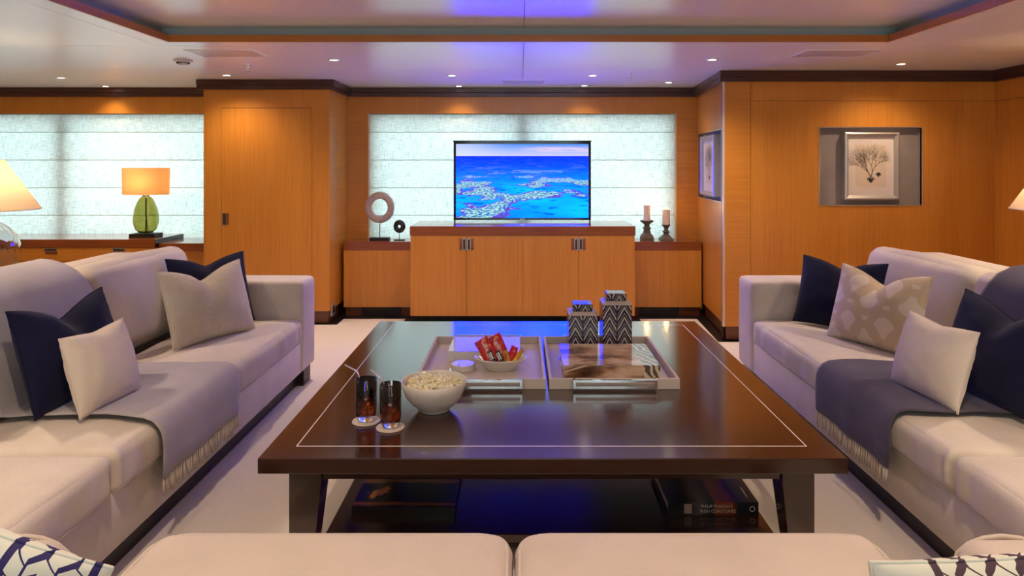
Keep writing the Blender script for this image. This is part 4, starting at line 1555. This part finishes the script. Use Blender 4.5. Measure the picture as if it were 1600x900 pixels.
for x0, x1, k in [(FX0 - .23, FX0 - .012, 1), (FX1 + .012, FX1 + .23, 2)]:
    ar = part_c('arm', x0, x1, .66, 1.46, .10, .600, .055, (.006, 0, .006), .002, k + 70, 18)
    # piping round the rounded front face of the arm
    bm = bmesh.new()
    pts = []
    for q in range(9):
        a = PI * q / 8
        pts.append(((x0 + x1) / 2 + (x1 - x0) / 2 * .92 * math.cos(a), 1.445, .535 + .058 * math.sin(a)))
    pts = [(pts[0][0], 1.445, .30)] + pts + [(pts[-1][0], 1.445, .30)]
    tube(bm, pts, .006, 6)
    obj('piping', bm, 'sofa_cream', ar, smooth=True)
for x in (FX0 - .18, FX1 + .10):
    for y in (.52, 1.30):
        obj('foot', bbox(x, x + .08, y, y + .08, FZ, .10), 'wood_black', t)
# its two cushions
pillow('cushion with navy fret pattern on the near sofa, bottom left corner', 'fret_navy', (-1.105, 1.02), (-.705, 1.02), -4, .35, .14, .0, 12, z=.528, group='patterned cushions on the near sofa', roll=20)
pillow('cushion with plum fret pattern on the near sofa, bottom right corner', 'fret_plum', (.535, 1.02), (.935, 1.02), -4, .35, .15, .0, 13, z=.465, group='patterned cushions on the near sofa', roll=-4)

# ------------------------------------------------------------------ coffee table
TZ = .45
TA = (-.83, 1.04, 2.16, 4.05)
t = thing('coffee_table', 'large square dark brown coffee table with a pale inlaid line', 'table', ((TA[0] + TA[1]) / 2, (TA[2] + TA[3]) / 2, FZ))
top = obj('tabletop', bbox(TA[0], TA[1], TA[2], TA[3], .40, TZ, .003), 'wood_espresso', t)
i_ = .092
w_ = .0035
for b in [(TA[0] + i_, TA[1] - i_, TA[2] + i_, TA[2] + i_ + w_), (TA[0] + i_, TA[1] - i_, TA[3] - i_ - w_, TA[3] - i_), (TA[0] + i_, TA[0] + i_ + w_, TA[2] + i_ + w_, TA[3] - i_ - w_), (TA[1] - i_ - w_, TA[1] - i_, TA[2] + i_ + w_, TA[3] - i_ - w_)]:
    obj('inlay', bbox(*b, TZ - .002, TZ + .0004), 'inlay_white', top)
ax0, ax1, ay0, ay1 = TA[0] + .075, TA[1] - .075, TA[2] + .075, TA[3] - .075
for b in [(ax0 + .1, ax1 - .1, ay0 + .012, ay0 + .035), (ax0 + .1, ax1 - .1, ay1 - .035, ay1 - .012), (ax0 + .012, ax0 + .035, ay0 + .1, ay1 - .1), (ax1 - .035, ax1 - .012, ay0 + .1, ay1 - .1)]:
    obj('apron', bbox(*b, .345, .40), 'wood_espresso', t)
for sx_ in (0, 1):
    for sy_ in (0, 1):
        bm = bmesh.new()
        x = ax0 if sx_ == 0 else ax1
        y = ay0 if sy_ == 0 else ay1
        dx, dy = (1 if sx_ == 0 else -1), (1 if sy_ == 0 else -1)
        vs = []
        for z, s in ((.40, .105), (.345, .105), (FZ, .070)):
            vs.append([bm.verts.new(p) for p in ((x, y, z), (x + dx * s, y, z), (x + dx * s, y + dy * s, z), (x, y + dy * s, z))])
        for A, B in zip(vs, vs[1:]):
            for k in range(4):
                j = (k + 1) % 4
                bm.faces.new((A[k], A[j], B[j], B[k]))
        bm.faces.new(vs[0])
        bm.faces.new(vs[-1][::-1])
        bmesh.ops.recalc_face_normals(bm, faces=bm.faces)
        obj('leg', bm, 'wood_espresso', t)
SHZ = .118
sh_ = obj('shelf', bbox(-.665, .872, 2.33, 3.88, SHZ - .03, SHZ, .003), 'wood_espresso', t)

# books on the lower shelf
def flat_book(label, x0, x1, y0, y1, z, th, cover, pages='paper_white', rz=0.0, group=None):
    t = thing('book', label, 'book', ((x0 + x1) / 2, (y0 + y1) / 2, z), rz, group)
    w, d = (x1 - x0) / 2, (y1 - y0) / 2
    c = .004
    obj('pages', bbox(-w + .006, w - .006, -d + .003, d - .006, c, th - c), pages, t, local=True)
    obj('cover', boxes([(-w, w, -d, d, 0, c), (-w, w, -d, d, th - c, th), (-w, w, -d - .002, -d + .002, 0, th)]), cover, t, local=True)
    return t


flat_book('glossy dark book with a bonfire cover on the table shelf', -.605, -.235, 2.46, 2.80, SHZ, .028, 'dusk_photo')
bk = flat_book('dark coastline book with spine lettering on the table shelf', .535, .860, 2.46, 2.80, SHZ, .045, 'coast_photo')
obj('spine_block', bbox(-.105, -.078, -.1732, -.1718, .006, .039), 'coaster_stone', bk, local=True)
text('spine_lettering', "PHILIP PLISSON'S", .0155, 'letter_white', bk, (.012, -.1731, .031), (PI / 2, 0, 0))
text('spine_lettering', 'IRISH COASTLINES', .0155, 'letter_white', bk, (.016, -.1731, .014), (PI / 2, 0, 0))
bm = lathe([(.0075, -.0005), (.010, -.0005), (.010, .0005), (.0075, .0005)], 20, closed=True)
bmesh.ops.transform(bm, matrix=Matrix.Translation((.140, -.1727, .022)) @ Matrix.Rotation(PI / 2, 4, 'X'), verts=bm.verts)
obj('spine_emblem', bm, 'letter_white', bk, local=True)
obj('cover_line', bbox(.1335, .136, -.13, -.055, .045, .0453), 'letter_white', bk, local=True)

# ------------------------------------------------------------------ trays
def tray(x0, x1, y0, y1, label):
    t = thing('serving_tray', label, 'tray', ((x0 + x1) / 2, (y0 + y1) / 2, TZ), group='serving trays')
    H = .045
    obj('bottom', bbox(x0 + .012, x1 - .012, y0 + .012, y1 - .012, TZ + .0005, TZ + .012), 'tray_taupe', t)
    for b in [(x0, x1, y0, y0 + .012), (x0, x1, y1 - .012, y1), (x0, x0 + .012, y0 + .012, y1 - .012), (x1 - .012, x1, y0 + .012, y1 - .012)]:
        obj('side', bbox(*b, TZ + .0005, TZ + H, .0015), 'tray_taupe', t)
    m = (x0 + x1) / 2
    hw = .172
    r = .0045
    for y, s in ((y0, -1), (y1, 1)):
        yy = y + s * .022
        z0, z1 = TZ + .012, TZ + H + .002
        bm = bmesh.new()
        box(bm, m - hw, m + hw, yy - r, yy + r, z1 - 2 * r, z1)
        box(bm, m - hw, m + hw, yy - r, yy + r, z0, z0 + 2 * r)
        for xx in (m - hw, m + hw - 2 * r):
            box(bm, xx, xx + 2 * r, yy - r, yy + r, z0 + 2 * r, z1 - 2 * r)
            a, b = sorted((y - s * .004, yy - s * r))
            box(bm, xx, xx + 2 * r, a, b, z1 - 2 * r, z1)
            box(bm, xx, xx + 2 * r, a, b, z0, z0 + 2 * r)
        obj('handle', bm, 'chrome', t)
    return t


tray(-.432, .108, 2.82, 3.52, 'taupe tray on the left holding sweets and a white book')
tray(.122, .662, 2.82, 3.52, 'taupe tray on the right holding a photo book and chevron boxes')
IZ = TZ + .0125
flat_book('glossy white book at the back of the left tray', -.335, .000, 3.19, 3.45, IZ, .045, 'gloss_white', rz=0.0)
flat_book('thick glossy book with a sepia photo cover on the right tray', .187, .597, 2.90, 3.25, IZ, .064, 'sepia_photo')

def chevron_box(cx, cy, w, h, label):
    t = thing('lidded_box', label, 'box', (cx, cy, IZ), group='chevron patterned boxes')
    a = w / 2
    obj('body', bbox(-a, a, -a, a, 0, h, .003), 'chevron_print', t, local=True)
    # sloping shoulder
    bm = bmesh.new()
    vs = []
    for s, z in ((a, h), (a, h + .004), (a * .78, h + .016), (a * .70, h + .016)):
        vs.append([bm.verts.new(p) for p in ((-s, -s, z), (s, -s, z), (s, s, z), (-s, s, z))])
    for A, B in zip(vs, vs[1:]):
        for k in range(4):
            j = (k + 1) % 4
            bm.faces.new((A[k], A[j], B[j], B[k]))
    bm.faces.new(vs[-1])
    bm.faces.new(vs[0][::-1])
    bmesh.ops.recalc_face_normals(bm, faces=bm.faces)
    obj('shoulder', bm, 'coaster_stone', t, local=True)
    obj('lid', bbox(-a * .68, a * .68, -a * .68, a * .68, h + .016, h + .052, .006), 'chevron_print', t, local=True)


chevron_box(.310, 3.395, .142, .180, 'shorter navy and cream chevron box with lid')
chevron_box(.476, 3.395, .142, .232, 'taller navy and cream chevron box with lid')

# coasters: a holder with a stack, and two under the glasses
t = thing('coaster_holder', 'round chrome holder with posts behind the popcorn bowl', 'coaster holder', (-.255, 3.055, IZ))
obj('ring', lathe([(.040, 0), (.060, 0), (.060, .003), (.040, .003)], 30, closed=True), 'chrome', t, local=True, smooth=True, angle=.6)
for a in (.3, .3 + 2 * PI / 3, .3 + 4 * PI / 3):
    obj('post', lathe([(0, 0), (.003, 0), (.003, .042), (0, .043)], 8, cx=.0565 * math.cos(a), cy=.0565 * math.sin(a)), 'chrome', t, local=True)
for k in range(4):
    c = obj('coaster', lathe([(0, 0), (.051, 0), (.052, .002), (.051, .006), (0, .006)], 36), 'white_ceramic', smooth=True, angle=.6)
    c.location = (-.255, 3.055, IZ + .0035 + k * .0063)
    tag(c, ['lowest', 'second lowest', 'second highest', 'top'][k] + ' coaster of the stack in the round holder', 'coaster', 'stacked coasters')
GL = [(-.555, 2.468, 'on the left'), (-.456, 2.410, 'on the right, nearer')]
for x, y, w in GL:
    c = obj('coaster', lathe([(0, 0), (.049, 0), (.0505, .002), (.049, .005), (0, .005)], 40), 'coaster_stone', smooth=True, angle=.6)
    c.location = (x, y, TZ + .0005)
    tag(c, 'round beige coaster under the glass ' + w, 'coaster', 'coasters under the glasses')

# glasses of cola
for n, (x, y, w) in enumerate(GL):
    z0 = TZ + .006
    t = thing('tumbler', 'tall clear tumbler of cola ' + w, 'glass', (x, y, z0), group='cola tumblers')
    H = .150
    out = [(0, 0), (.026, 0), (.030, .004), (.0355, .022), (.0375, .045), (.0380, H)]
    inn = [(.0362, H), (.0357, .045), (.0335, .026), (.028, .018), (0, .016)]
    obj('wall', lathe(out + inn, 36), 'glass_clear', t, local=True, smooth=True)
    cola = obj('drink', lathe([(0, .0165), (.0275, .0185), (.0332, .0265), (.0354, .045), (.0359, .128), (.034, .1265), (0, .1265)], 36), 'cola', smooth=True)
    cola.location = (x, y, z0)
    tag(cola, 'dark brown cola in the tumbler ' + w, 'drink', 'cola in tumblers')
    rnd = random.Random(20 + n)
    for k, (ix, iy, iz) in enumerate([(.012, -.012, .112), (-.014, -.004, .118), (.004, .014, .116)]):
        bm = bbox(-.0115, .0115, -.0115, .0115, -.0115, .0115, .003)
        M = Matrix.Rotation(rnd.uniform(0, 3), 4, 'Z') @ Matrix.Rotation(rnd.uniform(-.5, .5), 4, 'X')
        bmesh.ops.transform(bm, matrix=M, verts=bm.verts)
        o = obj('ice_cube', bm, 'ice', smooth=True)
        o.location = (x + ix, y + iy, z0 + iz + .008)
        tag(o, ['front', 'left', 'back'][k] + ' ice cube floating in the tumbler ' + w, 'ice cube', 'ice cubes in the tumbler ' + w)
    bm = bmesh.new()
    if n == 0:
        pts = [(x - .020, y + .006, z0 + .03), (x - .026, y + .008, z0 + .125), (x - .028, y + .008, z0 + .160), (x - .036, y + .008, z0 + .174), (x - .080, y + .006, z0 + .198)]
    else:
        pts = [(x - .018, y + .008, z0 + .03), (x - .024, y + .010, z0 + .130), (x - .027, y + .010, z0 + .150), (x - .037, y + .010, z0 + .166), (x - .072, y + .008, z0 + .198)]
    tube(bm, pts, .0032, 8)
    tag(obj('drinking_straw', bm, 'chrome', smooth=True), 'bent metal straw in the tumbler ' + w, 'straw', 'metal straws')

# popcorn bowl
BX, BY = -.325, 2.59
t = thing('serving_bowl', 'large white ceramic bowl of popcorn', 'bowl', (BX, BY, TZ))
out = [(0, .0005), (.055, .0005), (.060, .003), (.060, .010), (.063, .012), (.085, .028), (.106, .055), (.118, .085), (.1245, .113), (.1225, .1145), (.1195, .112)]
inn = [(.113, .085), (.100, .056), (.078, .030), (.05, .018), (0, .015)]
obj('shell', lathe(out + inn, 56), 'white_ceramic', t, local=True, smooth=True)
pops = []
for s in range(4):
    rnd = random.Random(50 + s)
    bm = bmesh.new()
    for k in range(5):
        M = Matrix.Translation((rnd.uniform(-.006, .006), rnd.uniform(-.006, .006), rnd.uniform(-.005, .005)))
        bmesh.ops.create_icosphere(bm, subdivisions=1, radius=rnd.uniform(.0042, .0068), matrix=M)
    me = bpy.data.meshes.new('popcorn')
    bm.to_mesh(me)
    bm.free()
    for p in me.polygons:
        p.use_smooth = True
    me.materials.append(MATS['popcorn_white' if s % 2 else 'popcorn_cream'])
    pops.append(me)
rnd = random.Random(77)
placed = []
tries = 0
while len(placed) < 230 and tries < 20000:
    tries += 1
    a = rnd.uniform(0, 2 * PI)
    r = .097 * math.sqrt(rnd.random())
    lay = rnd.choice((0, 0, .010))
    z = TZ + .090 + .022 * (1 - (r / .11) ** 2) - lay + rnd.uniform(-.003, .003)
    p = Vector((BX + r * math.cos(a), BY + r * math.sin(a), z))
    if all((p - q).length > .0122 for q in placed):
        placed.append(p)
        o = bpy.data.objects.new('popcorn', rnd.choice(pops))
        C.objects.link(o)
        o.location = p
        o.rotation_euler = (rnd.uniform(0, 6), rnd.uniform(0, 6), rnd.uniform(0, 6))
        s = rnd.uniform(1.0, 1.4)
        o.scale = (s, s, s)
        tag(o, 'puffed popcorn kernel heaped in the white bowl', 'popcorn', 'popcorn in the white bowl')
bm = lathe([(0, .074), (.06, .076), (.100, .074), (.107, .072), (.098, .060), (0, .055)], 30)
o = obj('popcorn_heap', bm, 'popcorn_cream', smooth=True)
o.location = (BX, BY, TZ)
tag(o, 'deeper popcorn under the loose kernels in the bowl', 'popcorn', kind='stuff')

# sweets bowl
KX, KY = -.085, 3.06
t = thing('sweets_bowl', 'shallow oval white bowl of wrapped sweets on the left tray', 'bowl', (KX, KY, IZ))
out = [(0, .0), (.058, .0), (.064, .004), (.088, .028), (.112, .048), (.120, .056), (.1175, .058)]
inn = [(.106, .050), (.083, .031), (.058, .009), (0, .007)]
obj('shell', lathe(out + inn, 48, sx=1.0, sy=.72), 'white_ceramic', t, local=True, smooth=True)


def wrapper(w, h, T, seed, n=14):
    """sealed pillow pack with crimped ends, lying in local x/z, face to -y"""
    bm = bmesh.new()
    g = {}
    for side in (-1, 1):
        for i in range(n + 1):
            for j in range(n + 1):
                u, v = -1 + 2 * i / n, -1 + 2 * j / n
                if (i in (0, n) or j in (0, n)) and side == 1:
                    continue
                f = max(0, 1 - abs(u) ** 3) ** .7 * max(0, 1 - abs(v) ** 5) ** .9
                zz = h / 2 * v
                if j in (0, n):
                    zz += .0012 * (1 if i % 2 else -1)
                y = side * T / 2 * f * (1 + .25 * noise.noise(Vector((u * 3, v * 3, seed))))
                g[(side, i, j)] = bm.verts.new((w / 2 * u, y, zz))
    gv = lambda s, i, j: g.get((s, i, j)) or g[(-1, i, j)]
    for side in (-1, 1):
        for i in range(n):
            for j in range(n):
                q = (gv(side, i, j), gv(side, i + 1, j), gv(side, i + 1, j + 1), gv(side, i, j + 1))
                bm.faces.new(q if side == -1 else q[::-1])
    return bm


def pack(label, mat, w, h, T, loc, rot, seed, word=None, tsize=.02, tmat='letter_white', dots=False, band=None):
    t = thing('sweet_pack', label, 'sweet', loc, 0, 'wrapped sweets in the oval bowl')
    t.rotation_euler = rot
    obj('wrapper', wrapper(w, h, T, seed), mat, t, local=True, smooth=True)
    if band:
        obj('label_band', bbox(-w * .30, w * .30, -T / 2 - .0012, -T / 2 + .002, -h * .28, h * .28), band, t, local=True)
    if word:
        text('lettering', word, tsize, tmat, t, (0, -T / 2 - .0016, -.002), (PI / 2, -PI / 2, 0) if h > w else (PI / 2, 0, 0), extrude=.0006)
    if dots:
        for k, (dx, dz, rr, mm) in enumerate([(.010, h * .33, .010, 'pack_caramel'), (-.016, h * .34, .006, 'pack_dark'), (.020, h * .10, .007, 'pack_caramel'), (.010, h * .16, .0055, 'pack_dark')]):
            bm = lathe([(0, -.001), (rr, -.001), (rr, .001), (0, .001)], 16)
            bmesh.ops.transform(bm, matrix=Matrix.Translation((dx, -T * .36, dz)) @ Matrix.Rotation(PI / 2, 4, 'X'), verts=bm.verts)
            obj('ball_picture', bm, mm, t, local=True)


d = math.radians
BZ = IZ + .03
pack('red chocolate pack on the left of the oval bowl', 'pack_red', .066, .128, .016, (KX - .062, KY + .012, BZ + .050), (d(-38), d(-32), d(8)), 1, 'Maltesers', .024, dots=True)
pack('red chocolate pack standing in the middle of the oval bowl', 'pack_red', .070, .132, .016, (KX - .012, KY + .026, BZ + .058), (d(-36), d(-26), d(4)), 2, 'Maltesers', .024, dots=True)
pack('small dark chocolate bar at the front left of the bowl', 'pack_dark', .024, .075, .012, (KX - .040, KY - .030, BZ + .034), (d(-52), d(-34), d(0)), 3, 'SNICKERS', .011, band='letter_white', tmat='ink_dark')
pack('small dark chocolate bar at the front middle of the bowl', 'pack_dark', .024, .075, .012, (KX - .004, KY - .034, BZ + .034), (d(-52), d(-34), d(0)), 4, 'SNICKERS', .011, band='letter_white', tmat='ink_dark')
pack('gold wrapped bar right of the middle of the bowl', 'pack_gold', .026, .075, .012, (KX + .026, KY - .024, BZ + .030), (d(-45), d(-18), d(0)), 5, 'TWIX', .014, tmat='pack_red')
pack('bright red wrapped bar on the right of the bowl', 'pack_red', .034, .078, .014, (KX + .052, KY + .002, BZ + .038), (d(-38), d(24), d(0)), 6, None, .014)
pack('yellow gold twisted sweet at the right end of the bowl', 'pack_gold', .022, .080, .012, (KX + .078, KY - .006, BZ + .032), (d(-40), d(42), d(0)), 7, None, .014)
